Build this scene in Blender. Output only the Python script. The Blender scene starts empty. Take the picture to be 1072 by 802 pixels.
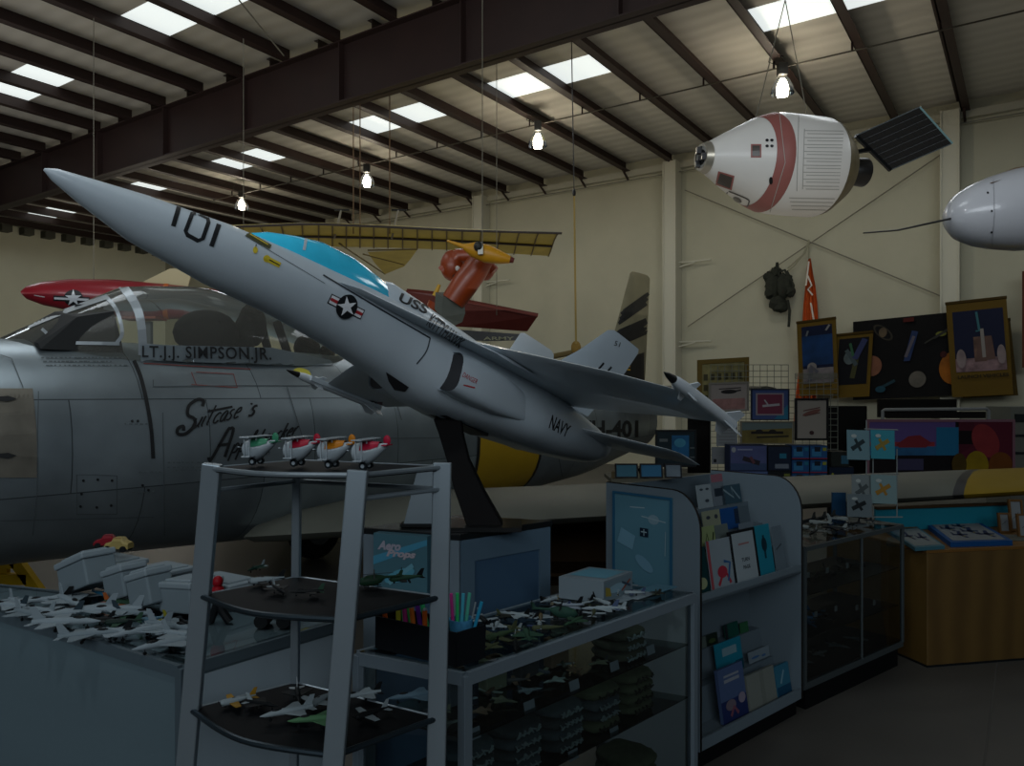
import bpy, bmesh, math, random
from mathutils import Vector, Matrix
from mathutils.bvhtree import BVHTree
from mathutils.geometry import tessellate_polygon
random.seed(7)
R_ = random.Random(11)
SC = bpy.context.scene
COL = SC.collection
F, H, CX, CY = 800.0, 1.9, 536.0, 412.0      # focal length in px of the 1072x802 frame, eye height, vanishing point of level lines
TH = math.radians(34.2)
cT, sT = math.cos(TH), math.sin(TH)
V = Vector
def at(px, py, d): return V(((px-CX)/F*d, d, H-(py-CY)/F*d))
def onz(px, py, z): return at(px, py, (H-z)*F/(py-CY))
def room(u, v, z): return V((cT*u+sT*v, -sT*u+cT*v, z))
def onplane(px, py, P, N):
    d = V(((px-CX)/F, 1, -(py-CY)/F)); O = V((0, 0, H))
    return O + d*((P-O).dot(N)/d.dot(N))
def lerp(a, b, t): return a+(b-a)*t
def interp(tab, x):
    if x <= tab[0][0]: return tab[0][1:]
    for a, b in zip(tab, tab[1:]):
        if x <= b[0]:
            t = (x-a[0])/(b[0]-a[0]); return tuple(lerp(p, q, t) for p, q in zip(a[1:], b[1:]))
    return tab[-1][1:]

# ---------------------------------------------------------------- materials
def lin(c):
    if isinstance(c, str):
        c = c.lstrip('#'); c = tuple(int(c[i:i+2], 16)/255 for i in (0, 2, 4))
    return tuple(x/12.92 if x <= .04045 else ((x+.055)/1.055)**2.4 for x in c)
MC = {}
DIM = (1., 1., 1.)      # shade or light of the shop corner, put into its colours as a factor
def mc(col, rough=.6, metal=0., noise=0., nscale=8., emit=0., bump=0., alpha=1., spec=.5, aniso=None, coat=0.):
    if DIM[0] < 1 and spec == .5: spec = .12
    key = (DIM, col, rough, metal, noise, nscale, emit, bump, alpha, spec, aniso, coat)
    if key in MC: return MC[key]
    m = bpy.data.materials.new('mat'); m.use_nodes = True
    nt = m.node_tree; b = nt.nodes['Principled BSDF']
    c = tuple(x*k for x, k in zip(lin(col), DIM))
    b.inputs['Base Color'].default_value = (*c, 1)
    b.inputs['Roughness'].default_value = rough; b.inputs['Metallic'].default_value = metal
    b.inputs['Specular IOR Level'].default_value = spec
    b.inputs['Coat Weight'].default_value = coat
    if emit:
        b.inputs['Emission Color'].default_value = (*c, 1); b.inputs['Emission Strength'].default_value = emit
    if noise or bump:
        tc = nt.nodes.new('ShaderNodeTexCoord'); n = nt.nodes.new('ShaderNodeTexNoise')
        n.inputs['Scale'].default_value = nscale; n.inputs['Detail'].default_value = 5
        mp = nt.nodes.new('ShaderNodeMapping'); nt.links.new(tc.outputs['Object'], mp.inputs['Vector'])
        if aniso: mp.inputs['Scale'].default_value = aniso
        nt.links.new(mp.outputs['Vector'], n.inputs['Vector'])
        if noise:
            r = nt.nodes.new('ShaderNodeValToRGB')
            r.color_ramp.elements[0].position = .3; r.color_ramp.elements[1].position = .7
            r.color_ramp.elements[0].color = (*[x*(1-noise) for x in c], 1)
            r.color_ramp.elements[1].color = (*[min(1, x*(1+noise)) for x in c], 1)
            nt.links.new(n.outputs['Fac'], r.inputs['Fac']); nt.links.new(r.outputs['Color'], b.inputs['Base Color'])
        if bump:
            bp = nt.nodes.new('ShaderNodeBump'); bp.inputs['Strength'].default_value = bump; bp.inputs['Distance'].default_value = .02
            nt.links.new(n.outputs['Fac'], bp.inputs['Height']); nt.links.new(bp.outputs['Normal'], b.inputs['Normal'])
    MC[key] = m; return m
def glassmat(tint='#ffffff', refl=.12, haze=0., hazecol='#c8ccd0', rough=.02):
    m = bpy.data.materials.new('glass'); m.use_nodes = True; nt = m.node_tree; nt.nodes.clear()
    o = nt.nodes.new('ShaderNodeOutputMaterial'); t = nt.nodes.new('ShaderNodeBsdfTransparent'); t.inputs[0].default_value = (*lin(tint), 1)
    g = nt.nodes.new('ShaderNodeBsdfGlossy'); g.inputs['Roughness'].default_value = rough; g.inputs['Color'].default_value = (.9, .93, .95, 1)
    f = nt.nodes.new('ShaderNodeFresnel'); f.inputs[0].default_value = 1.45
    a = nt.nodes.new('ShaderNodeMath'); a.operation = 'ADD'; a.inputs[1].default_value = refl; a.use_clamp = True
    mx = nt.nodes.new('ShaderNodeMixShader'); nt.links.new(f.outputs[0], a.inputs[0]); nt.links.new(a.outputs[0], mx.inputs[0])
    nt.links.new(t.outputs[0], mx.inputs[1]); nt.links.new(g.outputs[0], mx.inputs[2]); last = mx
    if haze:
        d = nt.nodes.new('ShaderNodeBsdfDiffuse'); d.inputs[0].default_value = (*lin(hazecol), 1)
        m2 = nt.nodes.new('ShaderNodeMixShader'); m2.inputs[0].default_value = haze
        nt.links.new(mx.outputs[0], m2.inputs[1]); nt.links.new(d.outputs[0], m2.inputs[2]); last = m2
    nt.links.new(last.outputs[0], o.inputs[0]); return m
def stripemat(c1, c2, scale, axis=0, rough=.6, metal=0., bumps=0.):
    # woven/wood like bands along one object axis
    m = bpy.data.materials.new('banded'); m.use_nodes = True; nt = m.node_tree; b = nt.nodes['Principled BSDF']
    tc = nt.nodes.new('ShaderNodeTexCoord'); w = nt.nodes.new('ShaderNodeTexWave'); w.bands_direction = 'XYZ'[axis]
    w.inputs['Scale'].default_value = scale; w.inputs['Distortion'].default_value = bumps; w.inputs['Detail'].default_value = 3
    nt.links.new(tc.outputs['Object'], w.inputs['Vector'])
    r = nt.nodes.new('ShaderNodeValToRGB'); r.color_ramp.elements[0].color = (*lin(c1), 1); r.color_ramp.elements[1].color = (*lin(c2), 1)
    nt.links.new(w.outputs['Fac'], r.inputs['Fac']); nt.links.new(r.outputs['Color'], b.inputs['Base Color'])
    b.inputs['Roughness'].default_value = rough; b.inputs['Metallic'].default_value = metal
    return m

# ---------------------------------------------------------------- mesh builder (world coordinates in, one object out)
class MB:
    def __init__(s, T=None): s.v, s.f, s.m, s.mats, s.T = [], [], [], [], T
    def mi(s, mat):
        if mat not in s.mats: s.mats.append(mat)
        return s.mats.index(mat)
    def add(s, vs, fs, mat):
        o = len(s.v); k = s.mi(mat)
        s.v += [(s.T @ V(p)) if s.T else V(p) for p in vs]
        for f in fs: s.f.append([o+i for i in f]); s.m.append(k)
        return s
    def box(s, c, size, mat, R=None):
        c = V(c); x, y, z = [q/2 for q in size]
        vs = [V(p) for p in ((-x,-y,-z),(x,-y,-z),(x,y,-z),(-x,y,-z),(-x,-y,z),(x,-y,z),(x,y,z),(-x,y,z))]
        if R: vs = [R @ p for p in vs]
        return s.add([c+p for p in vs], [(0,3,2,1),(4,5,6,7),(0,1,5,4),(1,2,6,5),(2,3,7,6),(3,0,4,7)], mat)
    def hexa(s, p, mat):     # eight corners: bottom ring, top ring
        return s.add(p, [(0,3,2,1),(4,5,6,7),(0,1,5,4),(1,2,6,5),(2,3,7,6),(3,0,4,7)], mat)
    def prism(s, poly, off, mat):   # extrude polygon by vector off
        n = len(poly); off = V(off); poly = [V(p) for p in poly]
        return s.add(poly+[p+off for p in poly], [tuple(range(n))[::-1], tuple(range(n, 2*n))]+[(i, (i+1) % n, n+(i+1) % n, n+i) for i in range(n)], mat)
    def poly(s, poly, mat): return s.add(poly, [tuple(range(len(poly)))], mat)
    def tube(s, pts, r, mat, seg=8, cap=True, closed=False):
        pts = [V(p) for p in pts]; n = len(pts); rs = r if isinstance(r, (list, tuple)) else [r]*n
        vs = []; prev = None
        for i, p in enumerate(pts):
            a = pts[i-1] if (i or closed) else p; b = pts[(i+1) % n] if (i < n-1 or closed) else p
            t = (b-a).normalized()
            if prev is None: u = t.orthogonal().normalized()
            else: u = (prev-t*prev.dot(t)); u = u.normalized() if u.length > 1e-6 else t.orthogonal().normalized()
            prev = u; w = t.cross(u)
            for k in range(seg):
                a_ = 2*math.pi*k/seg; vs.append(p+u*(math.cos(a_)*rs[i])+w*(math.sin(a_)*rs[i]))
        fs = []
        for i in range(n if closed else n-1):
            j = (i+1) % n
            for k in range(seg): fs.append((i*seg+k, i*seg+(k+1) % seg, j*seg+(k+1) % seg, j*seg+k))
        if cap and not closed: fs += [tuple(range(seg))[::-1], tuple(range((n-1)*seg, n*seg))]
        return s.add(vs, fs, mat)
    def bar(s, a, b, w, h, mat, up=(0,0,1)):
        a, b = V(a), V(b); t = (b-a).normalized(); up = V(up)
        x = t.cross(up); x = x.normalized() if x.length > 1e-5 else V((1,0,0)); y = x.cross(t)
        c = [(-1,-1),(1,-1),(1,1),(-1,1)]
        return s.hexa([a+x*(i*w/2)+y*(j*h/2) for i, j in c]+[b+x*(i*w/2)+y*(j*h/2) for i, j in c], mat)
    def loft(s, rings, mat, cap=True, closed=True):
        n = len(rings[0]); vs = [p for r in rings for p in r]; fs = []
        for i in range(len(rings)-1):
            for k in range(n if closed else n-1): fs.append((i*n+k, i*n+(k+1) % n, (i+1)*n+(k+1) % n, (i+1)*n+k))
        if cap: fs += [tuple(range(n))[::-1], tuple(range((len(rings)-1)*n, len(rings)*n))]
        return s.add(vs, fs, mat)
    def lathe(s, O, A, prof, mat, seg=32, cap=True):  # prof: (along, radius)
        A = V(A).normalized(); u = A.orthogonal().normalized(); w = A.cross(u); O = V(O)
        return s.loft([[O+A*t+(u*math.cos(2*math.pi*k/seg)+w*math.sin(2*math.pi*k/seg))*r for k in range(seg)] for t, r in prof], mat, cap)
    def ell(s, c, r, mat, seg=16, rings=8, R=None):
        c = V(c); r = r if isinstance(r, (tuple, list)) else (r, r, r); L = []
        for i in range(rings+1):
            ph = math.pi*i/rings; q = max(math.sin(ph), 1e-3)
            ring = [V((r[0]*q*math.cos(2*math.pi*k/seg), r[1]*q*math.sin(2*math.pi*k/seg), -r[2]*math.cos(ph))) for k in range(seg)]
            L.append([c+(R @ p if R else p) for p in ring])
        return s.loft(L, mat)
    def build(s, name, parent=None, smooth=False, label=None, bevel=0, origin=None, wn=False, sub=0):
        vs = s.v
        if parent is not None: O = PW[parent.name]
        elif origin is not None: O = V(origin)
        else:
            xs = [p.x for p in vs]; ys = [p.y for p in vs]; zs = [p.z for p in vs]
            O = V(((min(xs)+max(xs))/2, (min(ys)+max(ys))/2, min(zs)))
        me = bpy.data.meshes.new(name); me.from_pydata([p-O for p in vs], [], s.f)
        for m in s.mats: me.materials.append(m)
        me.polygons.foreach_set('material_index', s.m)
        bm = bmesh.new(); bm.from_mesh(me)
        bmesh.ops.remove_doubles(bm, verts=bm.verts, dist=1e-5)
        if smooth is not None: bmesh.ops.recalc_face_normals(bm, faces=bm.faces)
        bm.to_mesh(me); bm.free()
        if smooth:
            me.polygons.foreach_set('use_smooth', [True]*len(me.polygons))
            me.set_sharp_from_angle(angle=math.radians(38 if smooth is True else smooth))
        o = bpy.data.objects.new(name, me); COL.objects.link(o)
        if parent is not None: o.parent = parent; PW[o.name] = O
        else: o.location = O; PW[o.name] = O
        if bevel:
            b = o.modifiers.new('bevel', 'BEVEL'); b.width = bevel; b.segments = 2; b.limit_method = 'ANGLE'; b.angle_limit = math.radians(50)
        if sub:
            b = o.modifiers.new('sub', 'SUBSURF'); b.levels = b.render_levels = sub
        if label: o['label'] = label
        return o
PW = {}
def thing(name, label, cat, loc, group=None):
    o = bpy.data.objects.new(name, None); COL.objects.link(o); o.location = V(loc); o.empty_display_size = .1
    PW[o.name] = V(loc); o['label'] = label; o['category'] = cat
    if group: o['group'] = group
    return o
def tag(o, label, cat, group=None):
    o['label'] = label; o['category'] = cat
    if group: o['group'] = group
    return o
def struct(mb, name, **k):
    o = mb.build(name, **k)
    if not k.get('parent'): o['kind'] = 'structure'
    return o

# ---------------------------------------------------------------- flat shapes, lettering and decals
def text2d(s, size=1., shear=0., bold=0., sp=1., sx=1.):
    cu = bpy.data.curves.new('t', 'FONT'); cu.body = s; cu.size = size; cu.resolution_u = 3; cu.shear = shear; cu.offset = bold; cu.space_character = sp
    o = bpy.data.objects.new('t', cu); COL.objects.link(o); dg = bpy.context.evaluated_depsgraph_get(); dg.update()
    me = bpy.data.meshes.new_from_object(o.evaluated_get(dg))
    vs = [(v.co.x*sx, v.co.y) for v in me.vertices]; fs = [tuple(p.vertices) for p in me.polygons]
    bpy.data.objects.remove(o); bpy.data.curves.remove(cu); bpy.data.meshes.remove(me)
    x0 = min(p[0] for p in vs); x1 = max(p[0] for p in vs); y0 = min(p[1] for p in vs); y1 = max(p[1] for p in vs)
    return [((x-x0)/(x1-x0), (y-y0)/(y1-y0)) for x, y in vs], fs, (x1-x0)/(y1-y0)
def ribbon(pts, w):      # 2D polyline ribbon
    n = len(pts); vs = []
    for i in range(n):
        a = pts[max(i-1, 0)]; b = pts[min(i+1, n-1)]; dx, dy = b[0]-a[0], b[1]-a[1]; L = math.hypot(dx, dy) or 1
        ww = w[i] if isinstance(w, (list, tuple)) else w
        vs += [(pts[i][0]-dy/L*ww/2, pts[i][1]+dx/L*ww/2), (pts[i][0]+dy/L*ww/2, pts[i][1]-dx/L*ww/2)]
    return vs, [(2*i, 2*i+1, 2*i+3, 2*i+2) for i in range(n-1)]
def smooth2(pts, k=5):
    out = []; n = len(pts)
    for i in range(n-1):
        p0 = pts[max(i-1, 0)]; p1 = pts[i]; p2 = pts[i+1]; p3 = pts[min(i+2, n-1)]
        for j in range(k):
            t = j/k
            out.append(tuple(.5*(2*p1[c]+(p2[c]-p0[c])*t+(2*p0[c]-5*p1[c]+4*p2[c]-p3[c])*t*t+(3*p1[c]-p0[c]-3*p2[c]+p3[c])*t**3) for c in (0, 1)))
    return out+[pts[-1]]
def disc2(cx, cy, rx, ry=None, n=28, rot=0):
    ry = ry or rx; c, s_ = math.cos(rot), math.sin(rot)
    return [(cx+rx*math.cos(t)*c-ry*math.sin(t)*s_, cy+rx*math.cos(t)*s_+ry*math.sin(t)*c) for t in [2*math.pi*i/n for i in range(n)]]
def star2(cx, cy, r, rot=math.pi/2, k=.38):
    return [(cx+(r if i % 2 == 0 else r*k)*math.cos(rot+i*math.pi/5), cy+(r if i % 2 == 0 else r*k)*math.sin(rot+i*math.pi/5)) for i in range(10)]
def tri2(poly):
    t = tessellate_polygon([[V((x, y, 0)) for x, y in poly]]); return list(poly), [tuple(f) for f in t]
def densify(vs, fs, lim):
    bm = bmesh.new(); bv = [bm.verts.new((x, y, 0)) for x, y in vs]
    for f in fs:
        try: bm.faces.new([bv[i] for i in f])
        except ValueError: pass
    bmesh.ops.triangulate(bm, faces=bm.faces)
    for _ in range(5):
        es = [e for e in bm.edges if e.calc_length() > lim]
        if not es or len(bm.faces) > 6000: break
        bmesh.ops.subdivide_edges(bm, edges=es, cuts=1); bmesh.ops.triangulate(bm, faces=bm.faces)
    bm.verts.index_update()
    r = [(v.co.x, v.co.y) for v in bm.verts], [tuple(v.index for v in f.verts) for f in bm.faces]
    bm.free(); return r
class Skin:
    """a painted marking laid on a curved body: flat outlines are wrapped onto the surface seen along the given bearing"""
    def __init__(s, objs, off=.004):
        s.trees = []; s.off = off
        for o in objs:
            O = PW[o.name]
            vs = [v.co+O for v in o.data.vertices]; s.trees.append(BVHTree.FromPolygons(vs, [tuple(p.vertices) for p in o.data.polygons]))
    def hit(s, px, py, off):
        O = V((0, 0, H)); d = V(((px-CX)/F, 1, -(py-CY)/F)).normalized(); best = None
        for t in s.trees:
            r = t.ray_cast(O, d)
            if r[0] is not None and (best is None or r[3] < best[3]): best = r
        if best is None: return None
        n = best[1] if best[1].dot(d) < 0 else -best[1]
        return best[0]+n*off
    def put(s, mb, vs, fs, mat, lim=6, layer=0):
        vs, fs = densify(vs, fs, lim); off = s.off*(1+layer*.6)
        P = [s.hit(x, y, off) for x, y in vs]
        ok = [f for f in fs if all(P[i] is not None for i in f)]
        ok = [f for f in ok if max((P[f[0]]-P[f[1]]).length, (P[f[1]]-P[f[2]]).length, (P[f[0]]-P[f[2]]).length) < .6]
        if not ok: return
        mb.add([p if p is not None else V((0, 0, 0)) for p in P], ok, mat)
        used = {i for f in ok for i in f}
        base = len(mb.v)-len(P)                      # drop unused points onto a used one
        anyv = mb.v[base+ok[0][0]]
        for i in range(len(P)):
            if i not in used: mb.v[base+i] = anyv
    def poly(s, mb, pts, mat, lim=6, layer=0): s.put(mb, *tri2(pts), mat, lim, layer)
    def line(s, mb, pts, w, mat, lim=6, layer=0): s.put(mb, *ribbon(pts, w), mat, lim, layer)
    def text(s, mb, txt, q, mat, lim=4, layer=0, **k):   # q: bl, br, tr, tl
        vs, fs, _ = text2d(txt, **k)
        f = lambda u, v: tuple((q[0][c]*(1-u)*(1-v)+q[1][c]*u*(1-v)+q[2][c]*u*v+q[3][c]*(1-u)*v) for c in (0, 1))
        s.put(mb, [f(u, v) for u, v in vs], fs, mat, lim, layer)
class Flat:
    """flat printed artwork: origin bottom-left, unit right R and up U"""
    def __init__(s, O, R, U, w, h, step=.002):
        s.O, s.R, s.U, s.w, s.h, s.step = V(O), V(R).normalized(), V(U).normalized(), w, h, step
        s.N = s.R.cross(s.U); s.mb = MB(); s.k = 0
    def P(s, x, y, k=0): return s.O+s.R*(x*s.w)+s.U*(y*s.h)+s.N*(k*s.step)
    def poly(s, pts, mat, layer=None):
        s.k += 1; k = s.k if layer is None else layer
        v, f = tri2(pts); s.mb.add([s.P(x, y, k) for x, y in v], f, mat); return s
    def rect(s, x0, y0, x1, y1, mat): return s.poly([(x0, y0), (x1, y0), (x1, y1), (x0, y1)], mat)
    def disc(s, x, y, r, mat, ry=None, rot=0):
        a = s.w/s.h; return s.poly([(x+px, y+py*a) for px, py in disc2(0, 0, r, ry, rot=rot)], mat)
    def line(s, pts, w, mat):
        s.k += 1; v, f = ribbon([(x*s.w, y*s.h) for x, y in pts], w); s.mb.add([s.P(x/s.w, y/s.h, s.k) for x, y in v], f, mat); return s
    def text(s, txt, x0, y0, x1, y1, mat, **k):
        s.k += 1; v, f, _ = text2d(txt, **k); s.mb.add([s.P(lerp(x0, x1, x), lerp(y0, y1, y), s.k) for x, y in v], f, mat); return s
    def board(s, t, mat, mb=None):
        (mb or s.mb).prism([s.P(0, 0), s.P(1, 0), s.P(1, 1), s.P(0, 1)], -s.N*t, mat); return s
    def frame(s, w, t, mat, mb):
        W, Hh = s.w, s.h; a, b = w/W, w/Hh
        for x0, y0, x1, y1 in ((0, 0, 1, b), (0, 1-b, 1, 1), (0, b, a, 1-b), (1-a, b, 1, 1-b)):
            mb.prism([s.P(x0, y0), s.P(x1, y0), s.P(x1, y1), s.P(x0, y1)], s.N*t, mat)
        return s
# ================================================================ camera, light
cam = bpy.data.cameras.new('camera'); cam.sensor_width = 36; cam.lens = F*36/1072; cam.clip_start = .05; cam.clip_end = 200
cam.shift_y = (CY-401)/1072
co = bpy.data.objects.new('camera', cam); COL.objects.link(co); co.location = (0, 0, H); co.rotation_euler = (math.radians(90), 0, 0); SC.camera = co
SC.view_settings.view_transform = 'Standard'; SC.view_settings.look = 'None'; SC.view_settings.exposure = 0; SC.view_settings.gamma = 1
w = bpy.data.worlds.new('world'); SC.world = w; w.use_nodes = True
w.node_tree.nodes['Background'].inputs[0].default_value = (.62, .8, 1, 1); w.node_tree.nodes['Background'].inputs[1].default_value = .035
def area(name, loc, rot, sx, sy, power, col, spread=180):
    l = bpy.data.lights.new(name, 'AREA'); l.shape = 'RECTANGLE'; l.size = sx; l.size_y = sy; l.energy = power; l.color = col; l.spread = math.radians(spread)
    o = bpy.data.objects.new(name, l); COL.objects.link(o); o.location = loc; o.rotation_euler = rot; return o
def point(name, loc, power, col, r=.1):
    l = bpy.data.lights.new(name, 'POINT'); l.energy = power; l.color = col; l.shadow_soft_size = r
    o = bpy.data.objects.new(name, l); COL.objects.link(o); o.location = loc; return o

# ================================================================ the hall
ZP = 7.75
Wm = mc('#aeab94', .8, noise=.05, nscale=1.2, bump=.1)
m = MB(); a, b, c, d = room(-30.5, 18.5, 0), room(13, 18.5, 0), room(13, 18.7, 0), room(-30.5, 18.7, 0)
m.prism([a, b, c, d], (0, 0, ZP+.35), Wm)
wb = struct(m, 'wall_back'); wb['label'] = 'cream sheet metal wall across the back of the hangar'
m = MB(); m.prism([room(-30.5, -9, 0), room(-30.3, -9, 0), room(-30.3, 18.7, 0), room(-30.5, 18.7, 0)], (0, 0, ZP+.35), mc('#d6d5bd', .85, noise=.04, nscale=1.))
struct(m, 'wall_left')['label'] = 'plain drab cream wall on the left side'
m = MB(); m.prism([room(-31, -10, -.2), room(13.5, -10, -.2), room(13.5, 19, -.2), room(-31, 19, -.2)], (0, 0, .2), mc('#403f3b', .5, noise=.12, nscale=1.5))
fl = struct(m, 'floor'); fl['label'] = 'smooth grey concrete hangar floor'
mj = MB(); jm = mc('#3c3b36', .8)
for v_ in (2.2, 6.8, 11.4): mj.box(room(-8, v_, .001), (44, .012, .002), jm, Matrix.Rotation(-TH, 3, 'Z'))
for u_ in (-14, -9.4, -4.8, -.2, 4.4): mj.box(room(u_, 5, .001), (.012, 28, .002), jm, Matrix.Rotation(-TH, 3, 'Z'))
struct(mj, 'floor_joint', parent=fl)
# roof: white faced insulation blanket above the purlins
cm = bpy.data.materials.new('blanket'); cm.use_nodes = True; nt = cm.node_tree; bs = nt.nodes['Principled BSDF']; bs.inputs['Roughness'].default_value = .8
tc = nt.nodes.new('ShaderNodeTexCoord'); mp = nt.nodes.new('ShaderNodeMapping'); mp.inputs['Rotation'].default_value = (0, 0, TH)
wv = nt.nodes.new('ShaderNodeTexWave'); wv.bands_direction = 'Y'; wv.inputs['Scale'].default_value = .9; wv.inputs['Distortion'].default_value = 2.2; wv.inputs['Detail Scale'].default_value = .8
rp = nt.nodes.new('ShaderNodeValToRGB'); rp.color_ramp.elements[0].color = (*lin('#bdbaaf'), 1); rp.color_ramp.elements[1].color = (*lin('#c6c3b8'), 1)
bu = nt.nodes.new('ShaderNodeBump'); bu.inputs['Strength'].default_value = .25; bu.inputs['Distance'].default_value = .04
nt.links.new(tc.outputs['Object'], mp.inputs[0]); nt.links.new(mp.outputs[0], wv.inputs[0]); nt.links.new(wv.outputs['Fac'], rp.inputs[0]); nt.links.new(rp.outputs[0], bs.inputs['Base Color'])
nt.links.new(wv.outputs['Fac'], bu.inputs['Height']); nt.links.new(bu.outputs[0], bs.inputs['Normal'])
ZC = 8.0
U0 = -12.71; DU = 1.28
pus = [U0+DU*k for k in range(-14, 20)]
SKY = []   # (first edge in purlin bays, v0, v1): translucent roof lights between purlins
OFF = .42      # the purlins of the near bay are lapped beside those of the far bay
for k in (3, 4, 0, 1, 7, 8, -4, -3, -8, -7, -12, -11, 11): SKY.append((k, 12.15, 13.05))
for k in (0, 1, -4, -3, -8, -7, 4, 5): SKY.append((k+OFF, 6.65, 7.5))
m = MB()
def strip(u0, u1, v0, v1): m.add([room(u0, v0, ZC), room(u1, v0, ZC), room(u1, v1, ZC), room(u0, v1, ZC)], [(0, 1, 2, 3)], cm)
for far in (0, 1):
    for k in range(-15, 20):
        kk = k if far else k+OFF
        u0, u1 = U0+DU*kk, U0+DU*(kk+1); v0 = 9. if far else -9.
        for (_, a_, b_) in sorted([q for q in SKY if abs(q[0]-kk) < .01 and (q[1] > 9) == bool(far)], key=lambda q: q[1]):
            strip(u0, u1, v0, a_); v0 = b_
        strip(u0, u1, v0, 18.7 if far else 9.)
struct(m, 'ceiling')['label'] = 'white faced insulation blanket under the metal roof'
skm = mc('#eef6f4', .6, emit=.85)
for i, (k, v0, v1) in enumerate(SKY):
    u0, u1 = U0+DU*k+.02, U0+DU*(k+1)-.02
    m = MB(); m.prism([room(u0, v0, ZC), room(u1, v0, ZC), room(u1, v1, ZC), room(u0, v1, ZC)], (0, 0, .02), skm)
    struct(m, 'window_%d' % (i+1))['label'] = 'translucent roof light panel between two purlins'
steel = mc('#2a1813', .6, noise=.15, nscale=2.)
n = 0
for u in pus:      # Z purlins with their flange braces near the wall
    if u > 12: continue
    n += 1; m = MB()
    for (v0, v1, u) in ((9.0, 18.4, u), (-8.5, 9.0, u+OFF*DU)):
        m.prism([room(u-.01, v0, ZP), room(u+.01, v0, ZP), room(u+.01, v0, ZC-.005), room(u-.01, v0, ZC-.005)], room(0, v1-v0, 0), steel)
        m.prism([room(u-.01, v0, ZP), room(u+.15, v0, ZP), room(u+.15, v0, ZP+.012), room(u-.01, v0, ZP+.012)], room(0, v1-v0, 0), steel)
        m.prism([room(u-.10, v0, ZC-.015), room(u+.01, v0, ZC-.015), room(u+.01, v0, ZC-.004), room(u-.10, v0, ZC-.004)], room(0, v1-v0, 0), steel)
    u -= OFF*DU; m.bar(room(u+.05, 18.1, ZP), room(u+.05, 18.45, ZP-.2), .05, .03, steel)
    struct(m, 'trim_%d' % n)['label'] = 'brown steel roof purlin running to the back wall'
# main rafter
vr, dz = 9.0, 1.02
m = MB()
m.prism([room(-30.2, vr-.01, ZP-dz), room(-30.2, vr+.01, ZP-dz), room(-30.2, vr+.01, ZP), room(-30.2, vr-.01, ZP)], room(42, 0, 0), steel)
for z in (ZP-dz, ZP-.02): m.prism([room(-30.2, vr-.14, z), room(-30.2, vr+.14, z), room(-30.2, vr+.14, z+.022), room(-30.2, vr-.14, z+.022)], room(42, 0, 0), steel)
n += 1
rf = struct(m, 'trim_%d' % n); rf['label'] = 'deep brown steel rafter crossing the hall'
m = MB()
for k in range(-13, 19, 2):
    u = U0+DU*k-.64
    m.box(room(u, vr, ZP-dz/2), (.025, .26, dz-.03), steel, Matrix.Rotation(-TH, 3, 'Z'))
struct(m, 'stiffener', parent=rf)
# eave trim along wall tops
wt = mc('#a9a795', .75)
m = MB(); m.box(room(-9, 18.42, ZP-.06), (43, .12, .16), wt, Matrix.Rotation(-TH, 3, 'Z')); m.box(room(-9, 18.3, ZP-.26), (43, .02, .02), mc('#6d6c60', .6), Matrix.Rotation(-TH, 3, 'Z'))
n += 1; struct(m, 'trim_%d' % n)['label'] = 'pale eave strut along the top of the back wall'
m = MB()
for i in range(34): m.box(room(-30.15, -6+i*.72+.3, ZP+.02), (.5, .34, .26), mc('#55554b', .8), Matrix.Rotation(-TH, 3, 'Z'))
n += 1; struct(m, 'trim_%d' % n)['label'] = 'row of dark roof rib ends above the left wall'
# wall columns with cantilever brackets
colm = mc('#bdbba8', .75)
for px in (508, 707, 996):
    u = 18.5*math.tan(math.atan((px-CX)/F)-TH)
    m = MB()
    for s_ in (-.16, .16): m.box(room(u+s_, 18.28, (ZP)/2), (.03, .4, ZP), colm, Matrix.Rotation(-TH, 3, 'Z'))
    m.box(room(u, 18.28, ZP/2), (.3, .02, ZP), colm, Matrix.Rotation(-TH, 3, 'Z'))
    m.box(room(u, 18.12, ZP/2), (.32, .02, ZP), colm, Matrix.Rotation(-TH, 3, 'Z'))
    n += 1; cobj = struct(m, 'trim_%d' % n); cobj['label'] = 'cream painted steel wall column'
    m = MB()
    for z in (3.2, 5.2):
        m.bar(room(u+.18, 18.3, z), room(u+1.0, 18.3, z), .04, .03, colm); m.bar(room(u+.18, 18.3, z-.12), room(u+.6, 18.3, z-.02), .03, .03, colm)
    struct(m, 'bracket', parent=cobj)
# rod bracing on the back wall
wire = mc('#6f6b5c', .6)
PW0, NW = room(0, 18.36, 0), room(0, 1, 0)
def wl(px, py): return onplane(px, py, PW0, NW)
for i, (a, b) in enumerate((((717, 199), (985, 310)), ((720, 342), (992, 157)))):
    m = MB(); m.tube([wl(*a), wl(*b)], .012, wire, 6)
    tag(m.build('brace_rod'), ['thin steel brace rod falling to the right across the back wall', 'thin steel brace rod rising to the right across the back wall'][i], 'brace rod')
# conduit line carrying the lamps
m = MB(); m.tube([room(-20, 13.72, ZP-.14), room(8, 13.72, ZP-.14)], .014, mc('#4c483d', .6), 6)
for u in pus: 
    if -20 < u < 8: m.box(room(u, 13.72, ZP-.07), (.03, .03, .14), steel)
tag(m.build('electrical_conduit'), 'thin electrical conduit slung under the purlins', 'conduit')
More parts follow.
